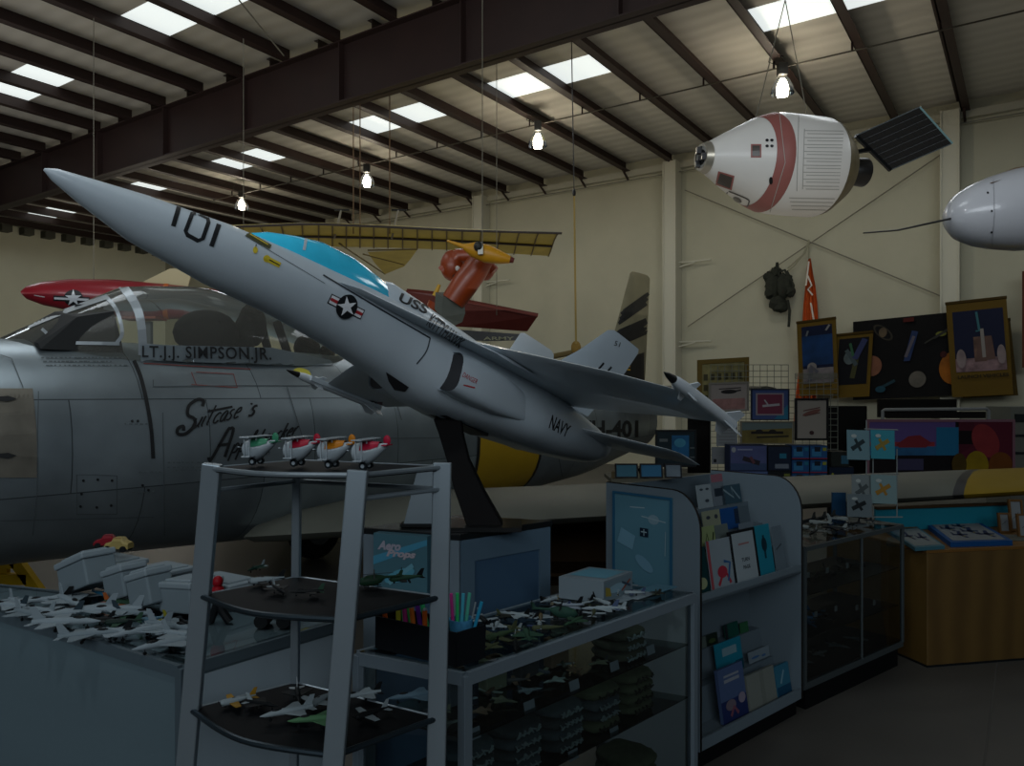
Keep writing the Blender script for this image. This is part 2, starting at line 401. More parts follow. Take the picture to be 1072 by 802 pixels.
# high bay lamps
for i, (px, py, lab) in enumerate(((253, 215, 'lit globe lamp just above the nose of the grey model jet, farthest left'), (384, 190, 'lit globe lamp directly above the yellow ribbed wing'),
                              (563, 148, 'lit globe lamp hanging above the right end of the yellow wing'), (819, 92, 'lit globe lamp hanging behind the white space capsule'))):
    u = 13.72*math.tan(math.atan((px-CX)/F)-TH); O = room(u, 13.72, 0); d = O.y; z = H+(CY-py)*d/F
    t = thing('high_bay_lamp', lab, 'lamp', (O.x, O.y, z), 'lit globe lamps under the roof')
    bl = mc('#2b2a27', .5)
    q = MB(); q.box((O.x, O.y, z+.32), (.15, .15, .2), bl); q.tube([(O.x, O.y, z+.42), (O.x, O.y, ZP-.14)], .01, bl, 6)
    q.tube([(O.x+.02, O.y, z+.55), (O.x-.2, O.y, z+.62), (O.x-.24, O.y, z+.45), (O.x-.1, O.y, z+.4)], .008, bl, 6); q.build('ballast', parent=t)
    q = MB(); q.lathe((O.x, O.y, z+.2), (0, 0, -1), [(0, .07), (.08, .13), (.2, .19), (.3, .2)], glassmat('#ffffff', .3), 20, False); q.build('reflector', parent=t, smooth=True)
    q = MB(); q.ell((O.x, O.y, z), (.1, .1, .13), mc('#fff4dc', .5, emit=30.), 12, 8); q.build('bulb', parent=t, smooth=True)
    point('lamp_or_fill_light', (O.x, O.y, z-.2), 37, (1, .86, .66), .12)
# cable bits under the near roof
m = MB(); m.tube([at(250, 0, 9.5), at(297, 58, 10.5)], .01, wire, 6)
tag(m.build('slack_cable'), 'slack cable strung between the near purlins at upper left', 'cable')

area('bounce_fill', room(-14, 3.5, 3.4), (math.radians(180), 0, -TH), 12, 8, 115, (1, .97, .93))  # added uplights that stand in for bounce onto the ceiling
area('bounce_fill', room(-7, 12, 3.2), (math.radians(180), 0, -TH), 16, 9, 75, (1, .93, .82))
# lights: roof light glow and added fill lights
for (u, v) in ((-9, 12), (-3, 12.4), (-15, 12), (3, 12.2), (-9, 4), (-3, 2), (-17, 5)):
    p = room(u, v, 7.6); area('skylight_glow', p, (0, 0, -TH), 3., 1.5, 55, (.9, .96, 1))

# added fill light, unseen behind the camera and set high
area('front_fill', (-3, -8.5, 6.2), (math.radians(97), 0, 0), 22, 3.6, 560, (.86, .93, 1), 120)

point('lamp_or_fill_light', (-1.9, .6, 5.3), 75, (.93, .97, 1), .15)      # added fill without a fixture, brightens the model's nose
point('lamp_or_fill_light', room(-23, 13.6, 5.2), 110, (1, .9, .75), .15)  # added to lighten the left wall, no lamp body here
# ================================================================ the silver jet fighter (real aeroplane)
hx, hy = .61, .7924
P3 = V((-3.05, 6.0, 0)); JB = P3-V((hx, hy, 0))*3.3
def jet(s_, y, z): return JB+V((hx, hy, 0))*s_+V((hy, -hx, 0))*y+V((0, 0, z))      # s aft, y to port, z up
alu = bpy.data.materials.new('aluminium'); alu.use_nodes = True; nt = alu.node_tree; bs = nt.nodes['Principled BSDF']
tc = nt.nodes.new('ShaderNodeTexCoord'); mp = nt.nodes.new('ShaderNodeMapping'); mp.inputs['Rotation'].default_value = (0, 0, math.atan2(hx, hy))
nt.links.new(tc.outputs['Object'], mp.inputs[0])
br = nt.nodes.new('ShaderNodeTexBrick'); br.inputs['Scale'].default_value = 1.; br.inputs['Brick Width'].default_value = .95; br.inputs['Row Height'].default_value = .62
br.inputs['Color1'].default_value = (*lin('#a7b5bc'), 1); br.inputs['Color2'].default_value = (*lin('#929fa5'), 1); br.inputs['Mortar'].default_value = (*lin('#5f696e'), 1); br.inputs['Mortar Size'].default_value = .004
sp_ = nt.nodes.new('ShaderNodeSeparateXYZ'); cb_ = nt.nodes.new('ShaderNodeCombineXYZ')
nt.links.new(mp.outputs[0], sp_.inputs[0]); nt.links.new(sp_.outputs['Y'], cb_.inputs['X']); nt.links.new(sp_.outputs['Z'], cb_.inputs['Y']); nt.links.new(cb_.outputs[0], br.inputs[0])
ns = nt.nodes.new('ShaderNodeTexNoise'); ns.inputs['Scale'].default_value = 2.2; ns.inputs['Detail'].default_value = 6
mx = nt.nodes.new('ShaderNodeMix'); mx.data_type = 'RGBA'; mx.blend_type = 'MULTIPLY'; mx.inputs[0].default_value = .55
nt.links.new(tc.outputs['Object'], ns.inputs[0]); nt.links.new(br.outputs[0], mx.inputs[6]); nt.links.new(ns.outputs[1] if False else ns.outputs['Fac'], mx.inputs[7])
nt.links.new(mx.outputs[2], bs.inputs['Base Color']); bs.inputs['Metallic'].default_value = .75
rr = nt.nodes.new('ShaderNodeMapRange'); rr.inputs[3].default_value = .28; rr.inputs[4].default_value = .5; nt.links.new(ns.outputs['Fac'], rr.inputs[0]); nt.links.new(rr.outputs[0], bs.inputs['Roughness'])
black = mc('#0b0d0e', .5); blackg = mc('#101213', .3)
jt = thing('fighter_jet', 'big bare metal fighter jet with a yellow fuselage band behind the display cases', 'aircraft', jet(5, 0, 0))
FS = [(0, .36, 1.72, .98), (.5, .46, 1.86, .9), (1.3, .58, 2.08, .8), (2.2, .68, 2.27, .73), (2.8, .74, 2.3, .7), (3.3, .77, 2.3, .67), (4.5, .8, 2.3, .6), (5.3, .82, 2.28, .56), (6.5, .82, 2.25, .55), (7.5, .8, 2.2, .6), (8.6, .75, 2.13, .66), (9.6, .68, 2.05, .72), (10.6, .58, 1.98, .88), (11.5, .47, 1.9, 1.02)]
def sect(s_, n=40, e=2.25, k=1.):
    w_, zt, zb = interp(FS, s_); zc = (zt+zb)/2; hh = (zt-zb)/2; r = []
    for i in range(n):
        t = 2*math.pi*i/n; c_, d_ = math.cos(t), math.sin(t)
        r.append(jet(s_, k*w_*math.copysign(abs(c_)**(2/e), c_), zc+k*hh*math.copysign(abs(d_)**(2/e), d_)))
    return r
m = MB(); ss = [0, .25, .5, .9, 1.3, 1.8]+[2.2+.28*i for i in range(34)]; ss = [x for x in ss if x < 11.45]+[11.5]
m.loft([sect(0, k=.86), sect(0)]+[sect(x) for x in ss[1:]]+[sect(11.5, k=.8)], alu, False)
m.loft([sect(11.5, k=.8), sect(10.9, k=.75)], mc('#161310', .7), False); m.poly(sect(10.9, k=.75), mc('#0a0908', .8)); m.poly(sect(.05, k=.85), black)
fus = m.build('fuselage', jt, smooth=True)
# canopy bubble
CN = [(2.45, 2.28, .30), (2.6, 2.37, .36), (2.9, 2.53, .46), (3.3, 2.74, .53), (3.86, 2.80, .56), (4.5, 2.70, .54), (5.04, 2.5, .44), (5.5, 2.27, .2)]
def csec(s_, n=18):
    zt, w_ = interp(CN, s_); zb = 2.14; r = []
    for i in range(n+1):
        t = math.pi*i/n; c_, d_ = math.cos(t), math.sin(t)
        r.append(jet(s_, w_*math.copysign(abs(c_)**.8, c_), zb+(zt-zb)*d_**.8))
    return r
cg = glassmat('#f6faf6', -.03, haze=.07, hazecol='#e4e4d8')
m = MB(); cs = [2.45+.12*i for i in range(26)]
m.loft([csec(x) for x in cs if x <= 5.5], cg, False, False)
can = m.build('canopy', jt, smooth=True)
sk = Skin([can], .006); skf = Skin([fus], .006); frame_m = mc('#9aa3a8', .4, metal=.6)
m = MB()
sk.line(m, smooth2([(128, 299), (141, 318), (147, 336), (149, 358), (149, 372)]), 9, frame_m, 4)
sk.line(m, smooth2([(112, 312), (122, 325), (127, 342), (127, 352), (122, 359)]), 4, frame_m, 4)
sk.line(m, [(44, 345), (60, 359), (125, 360)], 3.5, frame_m, 4); sk.line(m, smooth2([(30, 342), (70, 326), (113, 311)]), 5, frame_m, 4)
sk.line(m, [(150, 361), (357, 384)], 3, frame_m, 4)
m.build('canopy_frame', jt, label='pale metal windscreen bow and sill')
ck = mc('#15191a', .7)
m = MB(); m.loft([[jet(s_, y, z) for y, z in ((.42, 2.2), (.38, zt), (0, zt+.06), (-.38, zt), (-.42, 2.2))] for s_, zt in ((2.55, 2.24), (2.8, 2.44), (3.05, 2.5), (3.1, 2.3))], ck)
m.box(jet(3.0, .1, 2.5), (.16, .1, .12), ck); m.box(jet(3.13, -.1, 2.42), (.1, .08, .22), ck); m.build('instrument_shroud', jt)
m = MB(); ck = mc('#07090a', .8, spec=.1); m.ell(jet(4.0, 0, 2.42), (.28, .2, .2), ck, 14, 8); m.ell(jet(4.45, 0, 2.52), (.12, .17, .2), ck, 12, 8); m.ell(jet(4.3, .1, 2.4), (.1, .1, .2), ck, 10, 6)
m.box(jet(4.05, 0, 2.36), (.3, .36, .3), ck); m.tube([jet(4.75, .15, 2.2), jet(4.62, .12, 2.56)], .04, ck); m.tube([jet(4.75, -.15, 2.2), jet(4.62, -.12, 2.56)], .04, ck)
m.ell(jet(5.05, 0, 2.34), (.13, .13, .13), ck, 12, 8); m.ell(jet(5.2, .12, 2.3), (.08, .08, .08), ck, 10, 6); m.build('ejection_seat', jt, smooth=True)
m = MB(); m.box(jet(3.5, .0, 2.33), (.05, .05, .3), mc('#8a8f90', .5)); m.box(jet(3.45, 0, 2.5), (.3, .2, .02), mc('#9a5546', .5)); m.build('gunsight', jt)
# wings
def wing(m, side, mat, f0=0., f1=1., n=8, root=(4.0, .55, .73, 3.4, .36), tip=(8.05, 6.0, 1.15, 1.75, .2)):
    A = [(0, 0), (.03, .32), (.12, .75), (.3, 1), (.55, .85), (.8, .42), (1, .02), (.8, -.25), (.55, -.42), (.3, -.5), (.12, -.42), (.03, -.25)]
    rings = []
    for i in range(n+1):
        f = lerp(f0, f1, i/n); s_, y, z, ch, th = [lerp(a_, b_, f) for a_, b_ in zip(root, tip)]
        if f > .985: th *= .4
        rings.append([jet(s_+x*ch, side*y, z+q*th*.62) for x, q in A])
    m.loft(rings, mat)
yel = mc('#97790a', .5, noise=.08, nscale=3); 
alw = mc('#54574f', .6, metal=.35, noise=.1, nscale=2.5)
m = MB(); wing(m, 1, alw, 0, .842); wing(m, 1, black, .842, .855, 1); w1 = m.build('wing', jt, smooth=True, label='port wing nearest the counters')
m = MB(); wing(m, 1, mc('#75600a', .6, noise=.08, nscale=3, spec=.2), .855, 1.05); m.build('wing_tip_band', w1, smooth=True, label='yellow painted wing tip')
m = MB(); wing(m, -1, alu); m.build('wing', jt, smooth=True)
# fin with black slanting stripes, tailplanes
tan_ = mc('#8f8a70', .45, metal=.5, noise=.12, nscale=3)
m = MB()
def finsec(z): 
    f = min(1, (z-1.9)/1.95); s0 = lerp(10.45, 11.45, f); s1 = lerp(11.95, 12.15, f); th = lerp(.09, .03, f)
    return [jet(lerp(s0, s1, x), q*th, z) for x, q in ((0, 0), (.1, .6), (.35, 1), (.8, .5), (1, 0), (.8, -.5), (.35, -1), (.1, -.6))]
m.loft([finsec(z) for z in (1.9, 2.4, 2.9, 3.4, 3.75, 3.86)]+[[lerp(p, sum(finsec(3.9), V((0, 0, 0)))/8, .25) for p in finsec(3.9)]], tan_)
fin = m.build('tail_fin', jt, smooth=True)
for sd in (1, -1):
    m = MB(); rings = []
    for f in (0, .5, 1):
        s0 = lerp(9.7, 11.45, f); ch = lerp(1.5, .7, f); y = sd*lerp(.3, 2.15, f); z = lerp(1.95, 1.98, f); th = lerp(.07, .03, f)
        rings.append([jet(s0+x*ch, y, z+q*th) for x, q in ((0, 0), (.1, .6), (.35, 1), (.8, .4), (1, 0), (.8, -.4), (.35, -1), (.1, -.6))])
    m.loft(rings, mc('#3b3a33', .5, metal=.4)); m.build('tailplane', jt, smooth=True)
m = MB(); T_ = Skin([fin], .008)
T_.line(m, [(632, 345), (684, 308)], 11, black); T_.line(m, [(640, 357), (684, 338)], 16, black); T_.poly(m, [(630, 382), (684, 366), (684, 400), (630, 400)], black)
T_.text(m, 'FORCE', [(634, 388), (659, 388), (659, 380), (634, 380)], mc('#b58f2a', .6), layer=2, bold=.02)
m.build('fin_stripe', fin, label='black slanting stripes')
# fuselage band and lettering
m = MB(); rings = [sect(s_, k=1.006) for s_ in (6.68, 7.0, 7.3, 7.6, 7.84)]; m.loft(rings, yel, False); m.build('fuselage_band', jt, smooth=True, label='yellow band round the rear fuselage')
m = MB(); m.loft([sect(7.84, k=1.008), sect(7.89, k=1.008)], black, False); m.loft([sect(6.63, k=1.008), sect(6.68, k=1.008)], black, False); m.build('band_edge', jt, smooth=True)
inkm = mc('#0c1013', .6)
SKB = Skin([fus, can], .007)
m = MB(); SKB.poly(m, [(147, 361), (284, 364), (345, 377), (350, 383), (290, 383), (147, 380)], alu, 5); m.build('canopy_rail', jt)
m = MB()
SKB.text(m, 'LT.J.J. SIMPSON.JR.', [(148, 378), (283, 381), (282, 364), (148, 362)], inkm, 3, 3, bold=.014, sp=1.12)
def hand(strokes, o, sx, sy, ang, w_):
    c_, d_ = math.cos(ang), math.sin(ang)
    for st in strokes:
        P = [(o[0]+(x*c_+y*d_)*sx, o[1]-(y*c_-x*d_*-1)*sy) for x, y in st]
        P = [(o[0]+x*sx*c_+y*sy*d_+y*sy*.25, o[1]+x*sx*-d_*1-y*sy*c_) for x, y in st]
        skf.line(m, smooth2(P, 4), w_, inkm, 4)
LET = {'S': [[(1.25, 1.85), (1.2, 2.25), (.7, 2.4), (.2, 2.0), (.35, 1.3), (.95, .95), (1.15, .4), (.7, -.15), (.1, -.1), (-.05, .3), (.3, .45), (.45, .1)]],
 'u': [[(0, .9), (0, .2), (.3, 0), (.65, .3), (.7, .9)], [(.7, .9), (.7, .15), (.9, 0)]], 'i': [[(.1, .9), (.1, .15), (.3, 0)], [(.1, 1.25), (.16, 1.45)]],
 't': [[(.2, 1.7), (.18, .2), (.4, 0)]], 'c': [[(.6, .75), (.35, .9), (.05, .6), (.1, .15), (.4, 0), (.65, .2)]],
 'a': [[(.6, .8), (.3, .9), (.02, .5), (.15, .05), (.45, .1), (.62, .8), (.62, .1), (.8, 0)]], 's': [[(.5, .85), (.2, .85), (.12, .6), (.45, .35), (.4, .02), (0, .05)]],
 'e': [[(.05, .45), (.5, .55), (.45, .88), (.15, .8), (.02, .4), (.2, 0), (.6, .1)]], "'": [[(.1, 1.25), (.12, 1.1)]],
 'A': [[(-.1, .1), (.0, -.1), (.15, 0), (.55, 1.9), (.7, 2.1), (.95, 1.9), (1.0, 0)], [(.25, .9), (1.0, .95)]],
 'p': [[(.05, .9), (.02, -.7)], [(.02, .3), (.3, .95), (.6, .7), (.5, .15), (.1, .1)]], 'l': [[(.1, .2), (.3, 1.5), (.1, 1.6), (.05, .3), (.3, 0)]],
 'k': [[(.08, 1.6), (.05, 0)], [(.5, .9), (.1, .4), (.3, .45), (.55, 0)]], 'n': [[(.02, .85), (.05, 0)], [(.05, .5), (.35, .9), (.55, .6), (.55, 0)]],
 'o': [[(.3, .85), (.02, .5), (.2, 0), (.5, .2), (.5, .7), (.3, .85)]], 'r': [[(.02, .85), (.08, 0)], [(.08, .5), (.3, .88), (.5, .8)]]}
def write(word, x, y, sx, sy, ang, w_, adv=.82, caps=1.35):
    for i, ch in enumerate(word):
        if ch in LET: hand(LET[ch], (x, y), sx, sy, ang, w_ if ch not in 'SA' else w_*1.35)
        k = caps if ch in 'SA' else (.55 if ch == 'i' else 1.0 if ch == 'u' else .45 if ch in "l'" else adv)
        x += k*sx*math.cos(ang); y -= k*sx*math.sin(ang)
write('S', 185, 453, 14, 14, .1, 2.6); write('uitcase', 200, 449, 9.2, 12.5, .24, 1.7); write("'s", 255, 437, 10, 12, .24, 2.3)
skf.line(m, [(217, 431), (243, 426)], 2.2, inkm)
write('A', 219, 480, 16, 14.5, .1, 2.3); write('pp', 241, 475, 9.5, 11, .15, 1.9); write('leknocker', 259, 468, 7.6, 10.5, .25, 1.7)
m.build('name_lettering', jt, label='black hand painted names')
m = MB()
skf.line(m, smooth2([(140, 378), (147, 395), (153, 420), (158, 450), (160, 480)]), 4, inkm)
skf.text(m, 'FH-401', [(610, 458), (668, 458), (668, 440), (610, 440)], inkm, bold=.03)
for p in ((87, 503), (102, 502), (117, 503), (85, 517), (84, 530), (101, 531), (116, 529), (149, 508), (155, 513), (138, 441), (144, 441)): skf.poly(m, disc2(*p, 1.5, n=8), inkm)
gy = mc('#50595c', .6)
for (x0, y0, x1) in ((43, 375, 124), (45, 379, 116), (48, 383, 130), (175, 484, 222), (175, 489, 225), (178, 492, 215), (130, 444, 152), (145, 494, 168), (138, 515, 160)):
    x = x0
    while x < x1: skf.line(m, [(x, y0), (x+R_.uniform(1.5, 4), y0+.1)], 1.1, gy); x += R_.uniform(3.5, 6)
m.build('stencil_marking', jt, label='small black stencils, fasteners and a sweeping black stripe')
m = MB(); rd = mc('#7a3b35', .6)
for a_, b_ in (((205, 390), (244, 392)), ((244, 392), (248, 406)), ((248, 406), (200, 403)), ((200, 390), (205, 403)), ((150, 381), (262, 387))): skf.line(m, [a_, b_], .8, rd)
skf.poly(m, disc2(316, 391, 9.5, 5, rot=.25), mc('#b9b23e', .5)); m.build('warning_marking', jt, label='thin red outlines and a yellow oval')
m = MB(); skf.poly(m, [(-3, 407), (34, 407), (38, 450), (39, 500), (-3, 500)], mc('#77746a', .45, metal=.6, noise=.25, nscale=5))
for y in (418, 477): skf.poly(m, [(-3, y-2), (8, y-3), (17, y), (8, y+3), (-3, y+2)], inkm, layer=2)
m.build('gun_bay_panel', jt, label='stained darker metal panel with two black gun ports')
m = MB(); ln = mc('#596266', .5, metal=.4)
for L in ([(0, 372), (12, 376), (24, 406)], [(160, 405), (250, 404), (340, 404)], [(160, 398), (160, 405)], [(170, 432), (172, 560)], [(40, 410), (38, 520), (34, 560)], [(300, 405), (320, 470)], [(100, 497), (122, 498), (122, 538), (80, 538), (80, 497), (100, 497)], [(0, 545), (160, 541)]): skf.line(m, L, .9, ln)
for L in ([(402, 375), (420, 440)], [(330, 460), (480, 458)], [(583, 470), (590, 508)]): skf.line(m, L, .9, ln)
m.build('panel_joint', jt)
# landing gear
tyre = mc('#121415', .7)
for i, (y, s_) in enumerate(((1.1, 6.0), (-1.1, 6.0), (0, 2.1))):
    r = .34 if i < 2 else .24
    c_ = jet(s_, y, r); A = jet(0, 1, 0)-jet(0, 0, 0)
    m = MB(); m.lathe(c_-A*.1, A, [(0, r*.55), (.0, r*.85), (.05, r), (.15, r), (.2, r*.85), (.2, r*.55)], tyre, 28); m.build('tyre', jt, smooth=True)
    m = MB(); m.lathe(c_-A*.11, A, [(0, r*.1), (0, r*.5), (.03, r*.56), (.19, r*.56), (.22, r*.5), (.22, r*.1)], mc('#7b8184', .4, metal=.5), 20); m.build('wheel_hub', jt, smooth=True)
    m = MB(); m.tube([c_-A*.15, c_-A*.15+V((0, 0, .75))], .045, mc('#8b9194', .4, metal=.6)); m.tube([c_, c_-A*.16], .03, mc('#8b9194', .4, metal=.6)); m.build('landing_gear_leg', jt, smooth=True)
# ================================================================ the grey model jet on its stand
RM = Matrix(((0.57105726, -0.7966665, 0.19803056), (0.76425458, 0.60400868, 0.22602754), (-0.29968074, 0.0222711, 0.95377956)))
MS, MO = .2046, V((-1.435, 2.348, 2.596))
def md(x, y, z): return MO+RM @ (V((x, -y, z))*MS)      # x aft from the nose, y to port, z up, in metres of the real aircraft
mg = mc('#b3c0c8', .38, noise=.02, nscale=6, coat=.3); mg2 = mc('#a3b2bb', .4)
mj_ = thing('model_jet', 'large grey model navy jet numbered 101 with a cyan canopy, pointing up to the left', 'model aircraft', md(9, 0, -1.1))
MSX = [(0, .02, -.02, -.06, 2), (.15, .09, .06, -.14, 2), (.6, .22, .16, -.27, 2), (1.5, .43, .35, -.47, 2), (3, .66, .58, -.58, 2), (4.5, .78, .72, -.58, 2), (6, .84, .82, -.68, 2.1), (7.5, .92, .85, -.86, 2.3), (8.6, 1.1, .82, -1.1, 2.6), (10, 1.3, .75, -1.15, 2.8), (12, 1.36, .66, -1.1, 2.8), (14, 1.25, .55, -.98, 2.6), (15.6, 1.05, .42, -.8, 2.4), (16.4, .9, .3, -.66, 2.2), (16.7, .6, .1, -.45, 2.1)]
def msec(x, n=40, k=1.):
    w_, zt, zb, e = interp(MSX, x); zc, hh = (zt+zb)/2, (zt-zb)/2; r = []
    for i in range(n):
        t = 2*math.pi*i/n; c_, d_ = math.cos(t), math.sin(t)
        r.append(md(x, k*w_*math.copysign(abs(c_)**(2/e), c_), zc+k*hh*math.copysign(abs(d_)**(2/e), d_)))
    return r
xs = [0, .15, .35, .6, 1, 1.5, 2.2]+[3+.45*i for i in range(30)]; xs = [x for x in xs if x < 16.3]+[16.4, 16.7]
m = MB(); m.loft([msec(x) for x in xs], mg); 
# dorsal spine behind the canopy
m.loft([[md(x, w_*c_, .5+(zt-.5)*d_) for c_, d_ in [(math.cos(math.pi*i/12), math.sin(math.pi*i/12)) for i in range(13)]] for x, w_, zt in ((6.4, .3, 1.1), (7.0, .5, 1.25), (8, .55, 1.2), (10, .5, 1.05), (12.5, .4, .85), (14.5, .25, .6))], mg)
mf = m.build('fuselage', mj_, smooth=True)
def blade(m, secs, mat):    # secs: (x_le, x_te, y, z, thickness)
    A = [(0, 0), (.03, .45), (.15, .85), (.4, 1), (.7, .6), (1, .03), (.7, -.4), (.4, -.6), (.15, -.55), (.03, -.35)]
    m.loft([[md(lerp(a_, b_, x), y, z+q*t/2) for x, q in A] for a_, b_, y, z, t in secs], mat)
wingo = []
for sd in (1, -1):
    m = MB()
    blade(m, [(4.9, 9.5, sd*.55, .38, .16), (5.5, 9.8, sd*1.0, .36, .14), (7.3, 10.2, sd*1.45, .3, .12), (8.9, 10.6, sd*1.95, .22, .08)], mg)
    m.build('leading_edge_extension', mj_, smooth=True)
    m = MB(); blade(m, [(8.3, 13.9, sd*.9, .42, .34), (9.0, 13.9, sd*2.2, .33, .26), (9.9, 13.5, sd*4.2, .16, .16), (10.6, 13.1, sd*5.75, -.05, .09)], mg)
    wingo.append(m.build('wing', mj_, smooth=True))
    # wing tip missile
    a_ = V((9.2, sd*5.95, -.1)); L = 4.0
    mw = MB(); mw.lathe(md(*a_), md(1, 0, 0)-md(0, 0, 0), [(.09, .018), (.13, .024), (.2, .027), (.72, .027), (.78, .024)], mc('#c6d0d6', .4), 14); ms_ = mw.build('wing_tip_missile', mj_, smooth=True, label='pale missile with a black nose on the wing tip')
    q = MB(); q.lathe(md(*a_), md(1, 0, 0)-md(0, 0, 0), [(0, .002), (.04, .012), (.09, .018)], black, 14); q.build('missile_nose', ms_, smooth=True)
    q = MB()
    for k in range(4):
        for (x0, x1, rr_) in ((.2, .27, .055), (.62, .78, .075)):
            an = math.pi/4+k*math.pi/2; dy, dz_ = math.cos(an), math.sin(an)
            pt = lambda x, r: MO+RM @ (V((a_.x*MS+x, -a_.y*MS, a_.z*MS))+V((0, dy*r, dz_*r)))
            q.prism([pt(x0, .02), pt(x1, .02), pt(x1, rr_), pt(lerp(x0, x1, .6), rr_)], (RM @ V((0, -dz_, dy)))*.004, mc('#c6d0d6', .4))
    q.build('missile_fin', ms_)
    m = MB(); m.loft([[md(x, sd*5.85+c_*.08, -.08+d_*.07) for c_, d_ in ((-1, -1), (1, -1), (1, 1), (-1, 1))] for x in (10, 12.9)], mg); m.build('missile_rail', mj_)
    # tail plane and fin
    m = MB(); blade(m, [(13.9, 16.6, sd*1.0, -.15, .2), (15.5, 17.4, sd*3.2, -.25, .07), (15.9, 17.4, sd*3.4, -.25, .03)], mg); m.build('tailplane', mj_, smooth=True)
    m = MB(); A = [(0, 0), (.1, .6), (.4, 1), (.8, .4), (1, 0), (.8, -.4), (.4, -1), (.1, -.6)]
    m.loft([[md(lerp(a1, b1, x), sd*(y+q*t), z) for x, q in A] for a1, b1, y, z, t in ((11.6, 15.0, .75, .45, .1), (13.2, 15.7, 1.25, 1.9, .06), (13.95, 15.9, 1.55, 2.75, .04), (14.2, 15.8, 1.6, 2.85, .02))], mg)
    fo = m.build('tail_fin', mj_, smooth=True)
    if sd == 1: pfin = fo
    # air intake
    m = MB(); m.loft([[md(x, sd*(1.12+c_*w_), -.38+d_*hh) for c_, d_ in [(math.copysign(abs(math.cos(t))**.6, math.cos(t)), math.copysign(abs(math.sin(t))**.6, math.sin(t))) for t in [2*math.pi*i/20 for i in range(20)]]] for x, w_, hh in ((8.4, .36, .46), (8.9, .42, .5), (10, .4, .5), (11.8, .1, .3))], mg, False)
    m.build('air_intake', mj_, smooth=True)
    m = MB(); m.poly([md(8.45, sd*(1.12+c_*.33), -.38+d_*.43) for c_, d_ in [(math.copysign(abs(math.cos(t))**.6, math.cos(t)), math.copysign(abs(math.sin(t))**.6, math.sin(t))) for t in [2*math.pi*i/20 for i in range(20)]]], mc('#15161a', .5)); m.build('intake_mouth', mj_, label='black intake opening')
# canopy
cy = mc('#38c4ea', .12, noise=.12, nscale=6, coat=.6)
KN = [(3.35, .02, .60), (3.8, .28, .86), (4.4, .42, 1.08), (5.0, .48, 1.24), (5.8, .5, 1.3), (6.6, .46, 1.22), (7.3, .36, 1.08), (7.9, .2, .9)]
m = MB(); m.loft([[md(x, w_*c_, .45+(zt-.45)*d_) for c_, d_ in [(math.cos(math.pi*i/14), math.sin(math.pi*i/14)) for i in range(15)]] for x, w_, zt in KN], cy, False, False)
mcn = m.build('canopy', mj_, smooth=True, label='glossy cyan canopy')
m = MB(); SKc = Skin([mcn], .002); SKc.line(m, smooth2([(312, 232), (319, 240), (320, 250), (318, 262)]), 3, mg, 2); m.build('canopy_frame', mj_)
# markings
MK = Skin([mf]+[o for o in COL.objects if o.parent == mj_ and o.name.split('.')[0] in ('wing', 'air_intake', 'leading_edge_extension')], .0022)
ink = mc('#0d1216', .5); red = mc('#a52a30', .5); wht = mc('#d9dee2', .5); ye = mc('#c9b52e', .5)
def q2(cx_, cy_, w_, h_, ang): 
    c_, d_ = math.cos(ang), math.sin(ang); f = lambda x, y: (cx_+x*c_-y*d_, cy_+x*d_+y*c_)
    return [f(-w_/2, h_/2), f(w_/2, h_/2), f(w_/2, -h_/2), f(-w_/2, -h_/2)]
m = MB()
MK.line(m, [(188, 214), (181, 237)], 5, ink, 3)
MK.line(m, [(207, 223), (217, 228), (218, 233), (212, 250), (207, 252), (196, 246), (194, 242), (201, 224), (207, 223)], 4.4, ink, 3)
MK.line(m, [(229, 235), (221, 258)], 5, ink, 3)
m.build('number_marking', mf, label='large black number 101')
m = MB()
MK.text(m, 'USS', q2(433, 318, 33, 9.5, .45), ink, 2, bold=.03); MK.text(m, 'KiTTYHAWK', [(446, 340), (480, 365), (488, 356), (453, 328)], ink, 2, bold=.02)
MK.text(m, 'NAVY', [(574, 448), (593, 458), (598, 446), (578, 434)], ink, 2, bold=.02)
MK.text(m, 'DANGER', q2(492, 396, 17, 5, .5), red, 2); MK.line(m, [(485, 403), (497, 406)], 1.4, red, 2)
MK.line(m, [(258, 245), (283, 259)], 5, mc('#3f4120', .6), 3); MK.line(m, [(261, 246), (280, 257)], 1, ye, 2, 2)
m.build('name_marking', mf, label='black and red stencilled lettering')
m = MB()
MK.poly(m, disc2(267, 262, 2.6, 3.6, n=12), ye, 2); MK.line(m, [(268, 256), (267, 260)], 1, ink, 2); MK.line(m, [(277, 270), (293, 278)], 5.5, ye, 3); MK.poly(m, disc2(279, 271, 3.8, 3.8, n=12), ye, 2); MK.line(m, [(281, 272), (292, 278)], 1, ink, 2, 2)
MK.poly(m, [(368, 281), (376, 284), (371, 291)], red, 2); MK.poly(m, q2(332, 267, 24, 11, .42), mc('#9a9fa6', .5), 3)
m.build('warning_marking', mf, label='small yellow and red warning marks')
m = MB(); c0 = (362, 321); an = .46; ca, sa = math.cos(an), math.sin(an)
for (w_, h_, mt, ly) in ((39, 11, ink, 0), (37, 8.6, wht, 1), (37, 3, red, 2)): MK.poly(m, q2(*c0, w_, h_, an), mt, 3, ly)
MK.poly(m, disc2(*c0, 10.8, 12.6, rot=an), ink, 3, 4); MK.poly(m, [(x, 2*c0[1]-y) for x, y in star2(*c0, 10.5, math.pi/2+.05)], wht, 3, 5)
c0 = (385, 423); 
for (w_, h_, mt, ly) in ((31, 4, mc('#6b4a4e', .5), 0),): MK.poly(m, q2(*c0, w_, h_, -.03), mt, 3, ly)
MK.poly(m, disc2(*c0, 11, 4.2), ink, 3, 1); MK.poly(m, [(c0[0]+(x-c0[0])*1., c0[1]-(y-c0[1])*.42) for x, y in star2(*c0, 9, .4)], wht, 3, 2)
m.build('star_roundel', mf, label='white star in a dark disc with striped bars')
